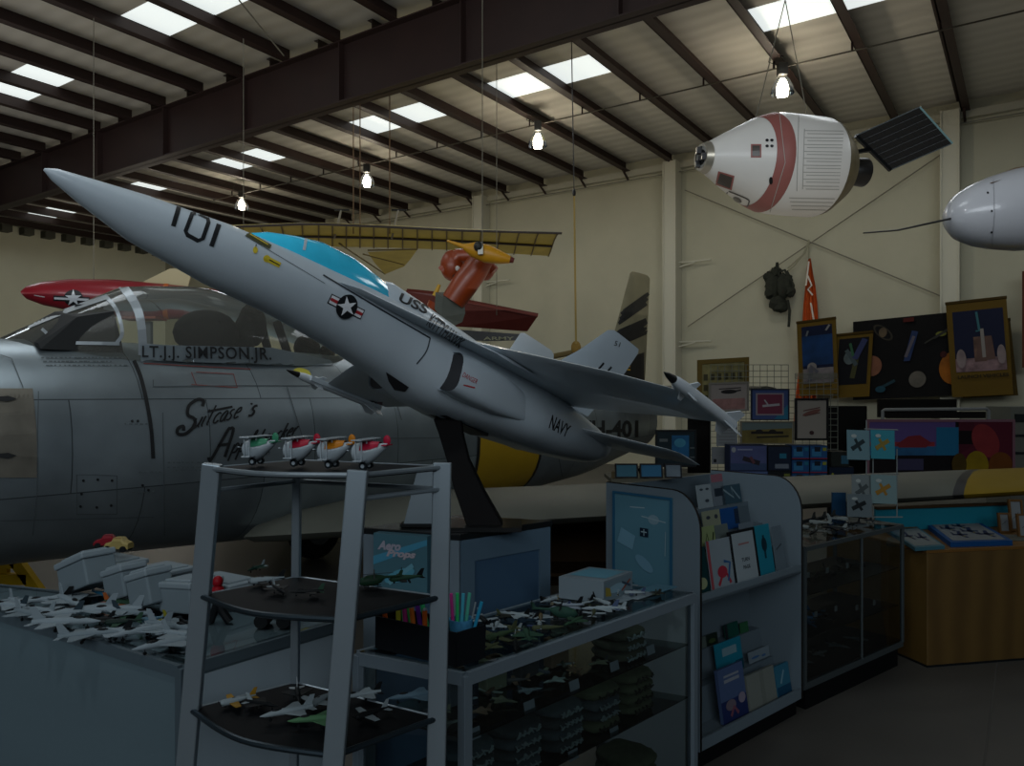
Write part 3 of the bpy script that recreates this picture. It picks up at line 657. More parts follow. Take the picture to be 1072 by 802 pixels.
m = MB(); dk = mc('#2b3238', .6)
MK.line(m, [(338, 288), (400, 325), (450, 354)], 1.6, dk, 3); MK.line(m, smooth2([(450, 354), (446, 368), (436, 381)]), 1.3, dk, 3)
MK.poly(m, [(404, 389), (428, 405), (424, 410), (413, 408), (407, 399)], mc('#1b1c22', .5), 3)
MK.line(m, [(340, 297), (256, 247)], .5, dk, 3)
m.build('panel_marking', mf, label='dark intake patch and panel edges')
MKf = Skin([pfin], .002); m = MB(); MKf.text(m, '51', q2(646, 360, 6, 5, .3), ink, 2); MKf.line(m, [(632, 380), (625, 388)], 2, ink, 2); MKf.line(m, [(640, 384), (634, 391)], 2, ink, 2); m.build('fin_number', pfin)
# display stand (black swept post) and its pedestal cabinet
ZPD = 1.27
A0, A1, A2 = onz(482, 559, ZPD), onz(575.6, 545, ZPD), onz(380.5, 552, ZPD); A3 = A1+A2-A0
for p in (A0, A1, A2, A3): p.z = 0
st = thing('display_stand', 'black swept post holding up the grey model jet', 'stand', at(508, 548, 3.66))
m = MB(); b_ = onz(508, 548, ZPD+.02); top = md(9.9, 0, -1.1)
X = V((1, 0, 0)); Y = V((0, 1, 0)); rings = []
for t, wx, wy in ((0, .085, .06), (.3, .07, .05), (.6, .055, .042), (.85, .06, .04), (1, .07, .04)):
    p = b_.lerp(top, t)+X*(math.sin(t*math.pi)*-.02); rings.append([p-X*wx-Y*wy, p+X*wx-Y*wy, p+X*wx+Y*wy, p-X*wx+Y*wy])
m.loft(rings, mc('#050506', .6, spec=.1)); m.build('post', st, bevel=.006)
m = MB(); m.prism([md(9.5, -.3, -1.13), md(9.5, .3, -1.13), md(11.2, .3, -1.19), md(11.2, -.3, -1.19)], RM @ V((0, 0, .03)), blackg); m.build('cradle', st)
m = MB(); m.box((b_.x, b_.y, ZPD+.012), (.34, .26, .02), blackg); m.build('foot_plate', st)
pc = (A0+A3)/2; pd = thing('pedestal_cabinet', 'blue grey panelled cabinet with a black top under the model jet', 'cabinet', pc)
bl1 = mc('#465c6c', .55, noise=.03, nscale=3); bl2 = mc('#2f4a62', .55); bl3 = mc('#5b6a74', .55)
def inset(p): return pc+(p-pc)*.985
m = MB(); m.prism([inset(p) for p in (A0, A1, A3, A2)], (0, 0, ZPD-.03), bl1); m.build('body', pd)
m = MB(); m.prism([p+V((0, 0, ZPD-.03)) for p in (pc+(A0-pc)*1.03, pc+(A1-pc)*1.03, pc+(A3-pc)*1.03, pc+(A2-pc)*1.03)], (0, 0, .03), mc('#0d1113', .25)); m.build('top', pd, bevel=.004)
def face(pa, pb, z0, z1, f0, f1, t, mat, name):
    d_ = (pb-pa); nrm = V((d_.y, -d_.x, 0)).normalized(); q = [pa+d_*f0, pa+d_*f1]
    mm = MB(); mm.prism([q[0]+V((0, 0, z0)), q[1]+V((0, 0, z0)), q[1]+V((0, 0, z1)), q[0]+V((0, 0, z1))], nrm*t, mat); return mm
def panels(pa, pb, mat_f, mat_p):
    mm = MB()
    for (f0, f1, z0, z1) in ((0, .13, 0, ZPD-.03), (.87, 1, 0, ZPD-.03), (.13, .87, ZPD-.13, ZPD-.03), (.13, .87, 0, .14)): 
        q = face(pa, pb, z0, z1, f0, f1, .014, mat_f, ''); mm.add(q.v, q.f, mat_f)
    mm.build('stile', pd)
    mm = face(pa, pb, .14, ZPD-.13, .13, .87, .004, mat_p, ''); mm.build('panel', pd, label='deep blue recessed panel')
panels(inset(A0), inset(A1), bl1, bl2); panels(inset(A2), inset(A0), bl3, bl2)
# ================================================================ things hung from the roof
# red target drone with a star, behind the jet's windscreen
D0, D1 = at(22, 306, 11.6), at(312, 322, 12.6)
ax = (D1-D0); L = ax.length; ax.normalize(); upv = V((0, 0, 1)); sdv = ax.cross(upv).normalized()
rdm = mc('#8a1a26', .35, noise=.06, nscale=3, coat=.3)
t = thing('target_drone', 'red target drone with a white star hanging behind the jet windscreen', 'drone', (D0+D1)/2-V((0, 0, .25)))
def dr(x, y, z): return D0+ax*x+sdv*y+upv*z
m = MB(); m.loft([[dr(x, r*.9*math.cos(q), zc+r*math.sin(q)) for q in [2*math.pi*i/24 for i in range(24)]] for x, r, zc in ((0, .02, 0), (.08, .1, 0), (.3, .18, 0), (.7, .25, 0), (1.3, .29, -.01), (2.0, .28, -.02), (2.8, .24, -.02), (3.6, .17, 0), (4.2, .11, 0), (L, .06, 0))], rdm)
bd = m.build('fuselage', t, smooth=True)
m = MB(); m.loft([[dr(x, .275*.9*math.cos(q), -.02+.285*math.sin(q)) for q in [2*math.pi*i/24 for i in range(24)]] for x in (2.02, 2.09)], mc('#c6601c', .5), False); m.build('orange_band', t)
m = MB(); S = Skin([bd], .006); c0 = (77, 312)
S.poly(m, disc2(*c0, 10, 8.5), mc('#16181c', .5), 3); S.poly(m, q2(75, 313, 38, 5.5, .05), mc('#16181c', .5), 3); S.poly(m, q2(75, 313, 36, 2.2, .05), wht, 3, 1); S.poly(m, [(x, 2*c0[1]-y) for x, y in star2(*c0, 9)], wht, 3, 2); S.line(m, [(36, 309), (47, 311)], .9, mc('#c9c4c4', .5), 3)
m.build('star_roundel', bd, label='white star on a black disc with bars')
m = MB(); c_ = mc('#b3a781', .6); m.prism([dr(1.6, 0, .2), dr(2.35, 0, .17), dr(2.44, 0, .53), dr(2.1, 0, .5)], sdv*.04, c_); m.build('fin', t, label='cream swept fin')
m = MB(); m.prism([dr(3.6, 0, 0), dr(4.45, -.5, .05), dr(4.65, -.5, .05), dr(4.3, 0, 0)], upv*.04, rdm); m.prism([dr(3.5, 0, .1), dr(4.2, 0, .1), dr(4.35, 0, .45), dr(4.1, 0, .45)], sdv*.04, rdm); m.build('tail_surface', t)
m = MB()
for x in (1.0, 3.2): m.tube([dr(x, 0, .2), dr(x, 0, ZP-D0.z)], .006, wire, 5)
m.build('hanging_wire', t)

# yellow ribbed glider wing
zw = 4.6
def gl(px, py): return onz(px, py, zw)
yf = mc('#a8953a', .7, noise=.12, nscale=3.); yd = mc('#5a4c22', .7)
t = thing('glider', 'yellow fabric glider with a ribbed wing hanging high behind the model jet', 'glider', gl(365, 250)-V((0, 0, .3)))
edgeN = [(133, 244), (200, 238), (325, 233), (400, 236), (480, 240), (588, 243)]
edgeF = [(168, 262), (230, 258), (325, 258), (400, 259), (480, 262), (574, 268)]
NR = 26; m = MB(); ribs = MB(); N_, F_ = [], []
for i in range(NR+1):
    f = i/NR; a = interp([(j/5, *e) for j, e in enumerate(edgeN)], f); b = interp([(j/5, *e) for j, e in enumerate(edgeF)], f)
    N_.append(gl(*a)); F_.append(gl(*b))
rings = []
for p, q in zip(N_, F_): rings.append([p.lerp(q, k/6)+V((0, 0, .16*math.sin(math.pi*min(1, k/6*1.1))*(1-k/9))) for k in range(7)])
m.loft(rings, yf, False, False)
for r in rings: ribs.tube([p-V((0, 0, .012)) for p in r], .012, yd, 5)
wg = m.build('wing_fabric', t, smooth=True); ribs.build('rib', wg)
m = MB()
for k, r_ in ((0, .02), (4, .022)): m.tube([r[k]-V((0, 0, .02)) for r in rings], r_, mc('#2e241a', .6), 6)
m.build('spar', t)
m = MB(); m.loft([[gl(385, 264), gl(437, 261)], [gl(392, 275), gl(430, 271)], [gl(403, 287), gl(423, 279)]], yf, False, False); m.build('tail_fabric', t)
m = MB(); m.tube([gl(380, 266), gl(423, 277)], .015, yd, 5); m.tube([gl(385, 262), gl(437, 261)], .015, yd, 5); m.tube([gl(355, 255), gl(403, 287)], .015, yd, 5); m.build('tail_spar', t)
m = MB()
for px in (370, 377, 408): 
    p = gl(px, 245); m.tube([p, V((p.x, p.y, ZP))], .01, mc('#6b5236', .6), 5)
m.build('hanging_wire', t)
m = MB()
for px in (350, 410): 
    p = gl(px, 250); m.tube([p, p+V((.12, 0, .5))], .02, mc('#8a8476', .5), 6); m.tube([p+V((0, 0, .5)), p+V((.26, 0, .5))], .02, blackg, 6)
m.build('king_post', t)

# orange ducted engine body and its yellow spindle
og = mc('#8f3a12', .4, noise=.12, nscale=4, coat=.1); d0 = 9.6
t = thing('orange_duct', 'glossy orange twin duct on a grey block hanging under the yellow wing', 'aircraft part', at(488, 340, d0))
def o3(px, py, dd=0): return at(px, py, d0+dd)
m = MB(); m.tube([o3(506, 262), o3(505, 270), o3(497, 283), o3(486, 298), o3(474, 316)], [.11, .15, .165, .17, .15], og, 20); m.build('duct', t, smooth=True)
m = MB()
for c_, r in (((473, 278), (.15, .12, .2)), ((508, 280), (.13, .12, .17))): m.ell(o3(*c_, .22), r, og, 18, 10)
m.tube([o3(463, 285, .22), o3(480, 268, .2), o3(500, 268, .22), o3(517, 285, .2)], [.08, .1, .1, .08], og, 14); m.build('pod', t, smooth=True)
m = MB()
for p in ((479, 281), (502, 284)): m.ell(o3(*p, .05), (.03, .02, .035), mc('#c9c4bb', .4), 10, 6)
m.ell(o3(499, 290, .12), (.1, .06, .05), mc('#120e0c', .5)); m.ell(o3(480, 290, .1), (.08, .05, .05), mc('#120e0c', .5)); m.build('port_hole', t, smooth=True)
m = MB(); a, b = o3(458, 322, .05), o3(485, 318, .05)
m.loft([[o3(456, 306, -.05), o3(463, 311, -.12), o3(486, 313, .0), o3(480, 306, .2)], [o3(455, 324, -.05), o3(463, 332, -.14), o3(487, 328, .0), o3(478, 322, .2)], [o3(466, 336, -.02), o3(474, 342, -.1), o3(484, 337, .0), o3(480, 334, .1)]], mc('#565a52', .6, noise=.1)); m.build('grey_block', t)
m = MB(); m.tube([o3(456, 318, .1), o3(449, 330, .1)], [.1, .06], og, 12); m.tube([o3(455, 310, .12), o3(460, 298, .12)], [.035, .02], mc('#c79a22', .5), 10); m.build('outlet', t, smooth=True)
m = MB(); m.tube([o3(505, 262), o3(505, 240), V((o3(505, 240).x, d0, ZP))], .006, wire, 5); m.build('hanging_wire', t)
t = thing('yellow_spindle', 'yellow tapered float with a dark red tip beside the orange duct', 'aircraft part', at(505, 275, 9.1))
m = MB(); m.tube([at(p, q, 9.1) for p, q in ((468, 252), (485, 258), (495, 261), (510, 266), (525, 270), (534, 272))], [.012, .03, .09, .11, .075, .045], mc('#c98f16', .45, noise=.05), 16); m.build('float_body', t, smooth=True)
m = MB(); m.tube([at(533, 271.5, 9.1), at(538, 273, 9.1)], [.045, .03], mc('#5e1a12', .5), 12); m.build('tip', t)
m = MB(); m.ell(at(501, 258, 8.98), (.06, .06, .06), mc('#3a3b37', .4, metal=.5)); m.box(at(503, 262, 8.97), (.06, .05, .1), mc('#8f8f86', .4, metal=.5)); m.build('fitting', t)

# dark red wing, black marked rotor blade and brown pole beyond
t = thing('red_wing', 'flat dark red tapered wing hung behind the orange duct', 'aircraft wing', at(500, 345, 12))
m = MB(); m.prism([at(425, 305, 12), at(455, 308, 12), at(487, 316, 12), at(563, 331, 12), at(552, 347, 12.2), at(480, 342, 12.2), at(440, 338, 12.2)], V((.01, .05, .05)), mc('#5e231b', .5, noise=.08)); m.build('skin', t)
m = MB(); m.tube([at(487, 316, 11.98), at(563, 331, 11.98)], .02, mc('#6e2c22', .5), 6); m.tube([at(520, 330, 12), at(520, 330, 12)+V((0, 0, 4.6))], .006, wire, 5); m.build('leading_edge', t)
t = thing('rotor_blade', 'black rotor blade with faded lettering below the red wing', 'rotor blade', at(515, 357, 11.5))
m = MB(); m.prism([at(478, 345, 11.5), at(548, 350, 11.5), at(552, 356, 11.5), at(510, 357, 11.5), at(488, 356, 11.5)], V((0, .05, .0)), mc('#1d201e', .5)); m.build('blade', t)
FL = Flat(at(506, 356, 11.49), at(552, 356, 11.49)-at(506, 356, 11.49), (0, 0, 1), .46, .05); FL.text('ARMY', 0, 0, 1, 1, mc('#8b8a6a', .6), bold=.02); FL.mb.build('lettering', t)
m = MB(); m.tube([at(548, 352, 11.5), at(553, 359, 11.5)], .025, blackg); m.tube([at(553, 358, 11.5), at(575, 371, 11.5)], .008, wire, 5); m.build('link', t)
t = thing('wooden_pole', 'brown pole with a rope joint hanging in front of the back wall', 'pole', at(590, 374, 12.4))
wd = mc('#6a5a33', .7)
m = MB(); m.tube([at(556, 375, 12.6), at(575, 374, 12.4), at(604, 368, 12.2)], .045, wd, 8); m.tube([at(550, 364, 12.4), at(572, 372, 12.4)], .02, wd, 6); m.tube([at(570, 371, 12.4), at(580, 379, 12.4)], .03, wd, 6); m.build('shaft', t, smooth=True)
m = MB(); m.ell(at(603, 364, 12.15), (.08, .06, .11), mc('#8a6c2a', .8), 10, 7); m.build('rope_knot', t)
t = thing('lifting_rope', 'long thin rope with a yellow lower half hanging from the rafter', 'rope', at(603, 362, 12.1))
top_ = room(0, 0, 0); p0, p1, p2 = at(598, 45, 12.1), at(601, 202, 12.1), at(603, 360, 12.1)
m = MB(); m.tube([V((p0.x, p0.y, ZP-.02)), p1], .009, mc('#262420', .6), 5); m.build('dark_cord', t)
m = MB(); m.tube([p1, p2], .016, mc('#9a8340', .7), 6); m.ell(p1, (.03, .03, .06), blackg, 8, 6); m.build('yellow_cord', t)

# space capsule
d0 = 8.5; aC = V((.95, .27, .0)).normalized(); C0 = at(738, 165, d0-.3)
whc = mc('#efece4', .4, noise=.02, nscale=3, coat=.15)
t = thing('space_capsule', 'white space capsule model with a dusty pink ring, a black engine and a solar panel', 'spacecraft model', C0+aC*.9-V((0, 0, .62)))
def cp(s_, ang, r): 
    u = V((0, 0, 1)); u = (u-aC*u.dot(aC)).normalized(); w_ = aC.cross(u); return C0+aC*s_*.86+(u*math.cos(ang)-w_*math.sin(ang))*r*.9
def ringc(s_, r, n=48): return [cp(s_, 2*math.pi*i/n, r) for i in range(n)]
m = MB(); m.loft([ringc(.0, .17), ringc(.25, .31), ringc(.62, .50), ringc(.68, .522)], whc); m.loft([ringc(.84, .575), ringc(1.0, .60), ringc(1.25, .605), ringc(1.62, .60), ringc(1.66, .585)], whc)
cb = m.build('hull', t, smooth=True)
pk = mc('#a4645c', .5, noise=.04); m = MB(); m.loft([ringc(.66, .518), ringc(.68, .527), ringc(.78, .562), ringc(.86, .587), ringc(.88, .582)], pk, False); cr = m.build('ring_band', t, smooth=True, label='dusty pink band round the hull')
m = MB(); m.loft([ringc(-.06, .13), ringc(-.06, .155), ringc(.02, .19), ringc(.03, .17)], mc('#b9b3a2', .3, metal=.6), False); m.loft([ringc(-.045, .13), ringc(-.03, .125)], mc('#c9c9c2', .3, metal=.5)); m.build('docking_ring', t, smooth=True)
m = MB()
for k in range(3): m.box(cp(-.07, 2.1*k+.3, .09), (.05, .05, .07), blackg)
m.poly(ringc(-.047, .09), blackg); m.build('docking_hatch', t)
gd = mc('#6f6448', .5, metal=.3, noise=.2, nscale=10)
m = MB(); m.loft([ringc(1.655, .58), ringc(1.72, .57), ringc(1.95, .40), ringc(1.96, .1)], gd); m.build('heat_shield', t, smooth=True)
m = MB(); m.loft([ringc(1.93, .12), ringc(2.02, .12), ringc(2.06, .1), ringc(2.12, .13), ringc(2.22, .17), ringc(2.36, .18)], mc('#14120f', .4), True); m.build('engine_nozzle', t, smooth=True)
m = MB(); m.tube([cp(1.8, 2.6, .3), cp(2.02, 2.6, .3)], .07, mc('#b9b6aa', .4), 14); m.build('fuel_tank', t, smooth=True)
m = MB(); S = Skin([cb, cr], .004); gl_ = mc('#4d463f', .3); 
S.poly(m, [(786, 151), (797, 151), (797, 165), (786, 165)], pk, 4); S.poly(m, [(787.5, 152.5), (795.5, 152.5), (795.5, 163.5), (787.5, 163.5)], gl_, 4, 1)
S.poly(m, [(752, 179), (769, 184), (766, 199), (749, 193)], pk, 4); S.poly(m, [(754, 181), (767, 185.5), (764.5, 197), (751, 191.5)], gl_, 4, 1)
S.line(m, smooth2([(763, 200), (782, 208), (784, 212), (779, 217), (762, 205), (762, 201)]), 1.3, gl_, 3); S.poly(m, disc2(772, 209, 5, 2.3, rot=.5), gl_, 3)
for p in ((803, 147), (808, 147), (803, 153), (808, 153)): S.poly(m, disc2(*p, 1.8, 1.5, n=10), blackg, 3, 1)
S.poly(m, disc2(807, 189, 2, 4, n=12), blackg, 3, 1); S.poly(m, disc2(737, 188, 4.5, 1.8, rot=.5, n=12), blackg, 3); S.poly(m, disc2(756, 201, 3, 1.4, rot=.4, n=12), gl_, 3)
m.build('window_marking', cb, label='dark windows and hatch outlines')
m = MB(); lc = mc('#b3b0a8', .6)
x0, x1 = 838, 888
S.line(m, [(836, 122), (834, 200)], .8, lc, 4); S.line(m, [(842, 135), (840, 198)], .8, lc, 4)
for i in range(9): 
    y = 137+i*7.2; S.line(m, [(842-i*.2, y), (883-i*.6, y+.5), (883-i*.6, y+3.6), (845-i*.2, y+3.1)], .7, lc, 4)
for i in range(4): S.line(m, [(826+i*1, 207+i*4), (874-i*2, 208+i*4)], .7, lc, 4)
S.line(m, [(816, 120), (822, 170), (806, 222)], .7, lc, 4); m.build('radiator_lines', cb)
m = MB(); q = [at(896, 142, 9.4), at(963, 112, 9.1), at(997, 150, 9.3), at(932, 178, 9.6)]; nn = (q[1]-q[0]).cross(q[3]-q[0]).normalized(); m.prism(q, nn*.02, mc('#0e1113', .45)); sp = m.build('solar_panel', t)
m = MB(); m.tube([q[1]-nn*.003, q[2]-nn*.003], .011, mc('#7fa9ad', .4), 6); m.tube([q[2], q[3]], .008, mc('#4b5558', .4), 6); m.tube([q[0], q[1]], .008, mc('#4b5558', .4), 6)
for i in range(1, 9): m.tube([q[0].lerp(q[1], i/9)-nn*.004, q[3].lerp(q[2], i/9)-nn*.004], .003, mc('#2b3032', .4), 4)
for i in range(1, 7): m.tube([q[0].lerp(q[3], i/7)-nn*.004, q[1].lerp(q[2], i/7)-nn*.004], .003, mc('#2b3032', .4), 4)
m.build('cell_grid', sp); m = MB(); m.tube([cp(1.8, .9, .3), q[0].lerp(q[3], .4)], .03, blackg, 8); m.tube([q[0], q[3]], .03, blackg, 6); m.build('panel_arm', t)
m = MB(); tp = cp(1.0, 0, .6)
for a_, b_ in ((cp(.72, 0, .52), at(822, 0, d0)), (cp(1.5, 0, .59), at(822, 0, d0))): 
    k = (ZP-a_.z)/(b_.z-a_.z); m.tube([a_, a_.lerp(b_, k)], .006, wire, 5)
m.build('hanging_wire', t)

# white nose at the right edge
t = thing('white_drone', 'glossy white rounded drone nose with a long thin probe at the right edge', 'drone', at(1060, 262, 4.6))
n0 = at(995, 229, 4.6); dax = (at(1072, 219, 4.75)-n0).normalized(); u = (V((0, 0, 1))-dax*dax.z).normalized(); w_ = dax.cross(u)
m = MB(); m.loft([[n0+dax*s_+u*(math.cos(q)*r)+w_*(math.sin(q)*r) for q in [2*math.pi*i/36 for i in range(36)]] for s_, r in ((0, .012), (.01, .05), (.04, .1), (.1, .148), (.2, .19), (.32, .22), (.5, .25), (.8, .27), (1.6, .28), (2.4, .24), (3, .12), (3.1, .03))], mc('#c6c8cc', .25, coat=.4)); bdy = m.build('body', t, smooth=True)
m = MB(); S = Skin([bdy], .003); S.line(m, [(1040, 185), (1041, 225), (1038, 262)], .6, mc('#9a9ca0', .5), 4)
for p in ((1034, 202), (1038, 221), (1038, 243)): S.poly(m, disc2(*p, 1.2, n=8), blackg)
m.build('panel_joint', bdy); m = MB(); m.tube([at(904, 244, 4.1), at(940, 241, 4.3), n0], [.004, .005, .007], mc('#2b2926', .4, metal=.5), 8); m.build('pitot_probe', t)
m = MB(); m.loft([[n0+dax*s_+V((0, 0, r+h_))+V((0, y, 0)) for y, h_ in ((-.12, -.03), (0, .015), (.12, -.03))] for s_, r in ((.22, .19), (.5, .25), (1.6, .28))], mc('#6b5233', .5), False, False); m.build('top_fairing', t, label='brown strip along the top')
m = MB()
for s_ in (.7, 2.2): p = n0+dax*s_+V((0, 0, .2)); m.tube([p, V((p.x, p.y, ZP))], .006, wire, 5)
m.build('hanging_wire', t)

# parachute harness and orange canopy cloth hung on the back wall
olive = mc('#23261b', .9, noise=.3, nscale=14)
t = thing('parachute_pack', 'dark olive parachute harness pack hanging on the cream back wall', 'parachute', wl(817, 330)-V((0, .15, 0)))
def wf(px, py, off=.12): return wl(px, py)-room(0, off, 0)
Rr = random.Random(3)
m = MB()
for (px, py, rx, rz) in ((812, 300, .19, .3), (822, 300, .17, .3), (808, 292, .16, .14), (826, 297, .13, .22), (816, 318, .19, .18), (820, 322, .18, .12), (808, 308, .12, .12), (829, 306, .1, .12), (814, 286, .14, .12)):
    m.ell(wf(px, py, .15), (rx, .13, rz), olive, 12, 8)
for v_ in range(len(m.v)): m.v[v_] = m.v[v_]+V((Rr.uniform(-.03, .03), Rr.uniform(-.02, .02), Rr.uniform(-.03, .03)))
m.build('pack', t, smooth=True)
m = MB()
for L in ([(816, 276), (815, 284), (812, 292)], [(816, 276), (818, 290)], [(826, 285), (833, 300), (832, 310), (828, 309)], [(827, 315), (829, 326), (828, 343)], [(804, 302), (809, 290)], [(818, 286), (824, 284), (827, 290)]): m.tube([wf(*p, .2) for p in L], .03, olive, 6)
m.build('strap', t)
ogc = mc('#c2571a', .8, noise=.15, nscale=5)
t = thing('parachute_cloth', 'bright orange parachute cloth gathered and hung on the back wall', 'parachute', wl(843, 460)-V((0, .1, 0)))
m = MB(); rows = []
for py, x0, x1 in ((271, 847.5, 849.5), (285, 845, 852), (300, 844, 855), (318, 842, 857), (335, 841, 858), (380, 838, 858), (420, 833, 856), (455, 831, 852)):
    rows.append([wf(lerp(x0, x1, i/14), py, .08+.05*math.sin(i*1.9)) for i in range(15)])
m.loft(rows, ogc, False, False); m.build('cloth', t, smooth=True)
m = MB()
for L in ([(848, 252), (848, 272)], [(848, 254), (842, 268), (832, 280), (824, 286)], [(848, 254), (844, 266), (826, 282)]): m.tube([wf(*p) for p in L], .018, mc('#8c8a72', .8), 5)
for L in ([(848, 290), (852, 300), (848, 304), (853, 310)], [(851, 318), (854, 335), (853, 350)], [(849, 275), (846, 300)]): m.tube([wf(*p, .2) for p in L], .02, mc('#d6cdbc', .7), 5)
m.build('shroud_line', t)
# ================================================================ shop furniture
DIM = (.64, .68, .7)  # shop colours darkened and cooled to stand for dim light
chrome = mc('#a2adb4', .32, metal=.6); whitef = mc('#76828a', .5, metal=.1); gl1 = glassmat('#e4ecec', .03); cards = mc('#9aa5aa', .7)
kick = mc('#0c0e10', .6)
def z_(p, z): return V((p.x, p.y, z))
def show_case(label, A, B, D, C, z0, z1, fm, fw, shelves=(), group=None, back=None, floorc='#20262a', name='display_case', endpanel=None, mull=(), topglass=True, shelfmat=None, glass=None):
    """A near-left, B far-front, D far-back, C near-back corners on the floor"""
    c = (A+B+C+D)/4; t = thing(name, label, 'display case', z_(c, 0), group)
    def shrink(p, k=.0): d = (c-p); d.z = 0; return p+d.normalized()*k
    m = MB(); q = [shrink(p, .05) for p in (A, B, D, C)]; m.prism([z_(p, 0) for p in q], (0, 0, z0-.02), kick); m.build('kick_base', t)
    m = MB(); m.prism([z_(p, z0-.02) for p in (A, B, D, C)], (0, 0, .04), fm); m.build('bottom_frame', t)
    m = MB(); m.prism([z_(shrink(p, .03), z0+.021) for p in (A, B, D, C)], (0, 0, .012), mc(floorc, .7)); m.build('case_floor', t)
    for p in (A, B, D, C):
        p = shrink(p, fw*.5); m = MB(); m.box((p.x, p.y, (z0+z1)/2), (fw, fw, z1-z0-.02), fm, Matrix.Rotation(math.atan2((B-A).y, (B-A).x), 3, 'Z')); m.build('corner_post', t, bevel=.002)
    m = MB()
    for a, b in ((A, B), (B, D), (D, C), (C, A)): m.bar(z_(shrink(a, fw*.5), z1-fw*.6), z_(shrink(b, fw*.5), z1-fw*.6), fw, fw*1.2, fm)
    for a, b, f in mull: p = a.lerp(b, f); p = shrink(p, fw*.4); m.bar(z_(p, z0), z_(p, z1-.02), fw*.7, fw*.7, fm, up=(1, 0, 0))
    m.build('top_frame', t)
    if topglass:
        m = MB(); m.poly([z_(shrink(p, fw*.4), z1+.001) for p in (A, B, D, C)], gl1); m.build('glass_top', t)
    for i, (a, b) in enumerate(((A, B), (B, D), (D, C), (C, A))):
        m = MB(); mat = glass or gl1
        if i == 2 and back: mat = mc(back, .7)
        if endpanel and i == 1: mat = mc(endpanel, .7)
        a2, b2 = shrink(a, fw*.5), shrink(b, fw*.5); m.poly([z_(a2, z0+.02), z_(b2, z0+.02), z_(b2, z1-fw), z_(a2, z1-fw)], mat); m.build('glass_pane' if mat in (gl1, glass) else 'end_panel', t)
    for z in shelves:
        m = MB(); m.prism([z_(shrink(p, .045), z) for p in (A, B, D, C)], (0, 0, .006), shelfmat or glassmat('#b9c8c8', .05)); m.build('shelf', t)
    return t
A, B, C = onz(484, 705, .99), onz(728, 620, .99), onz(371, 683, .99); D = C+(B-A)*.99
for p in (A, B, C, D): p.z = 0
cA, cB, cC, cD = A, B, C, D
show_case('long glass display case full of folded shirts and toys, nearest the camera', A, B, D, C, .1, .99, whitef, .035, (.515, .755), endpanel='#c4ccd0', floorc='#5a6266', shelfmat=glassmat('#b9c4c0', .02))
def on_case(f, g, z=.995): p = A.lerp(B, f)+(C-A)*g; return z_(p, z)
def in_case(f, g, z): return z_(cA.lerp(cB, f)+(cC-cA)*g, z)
ca = math.atan2((B-A).y, (B-A).x)

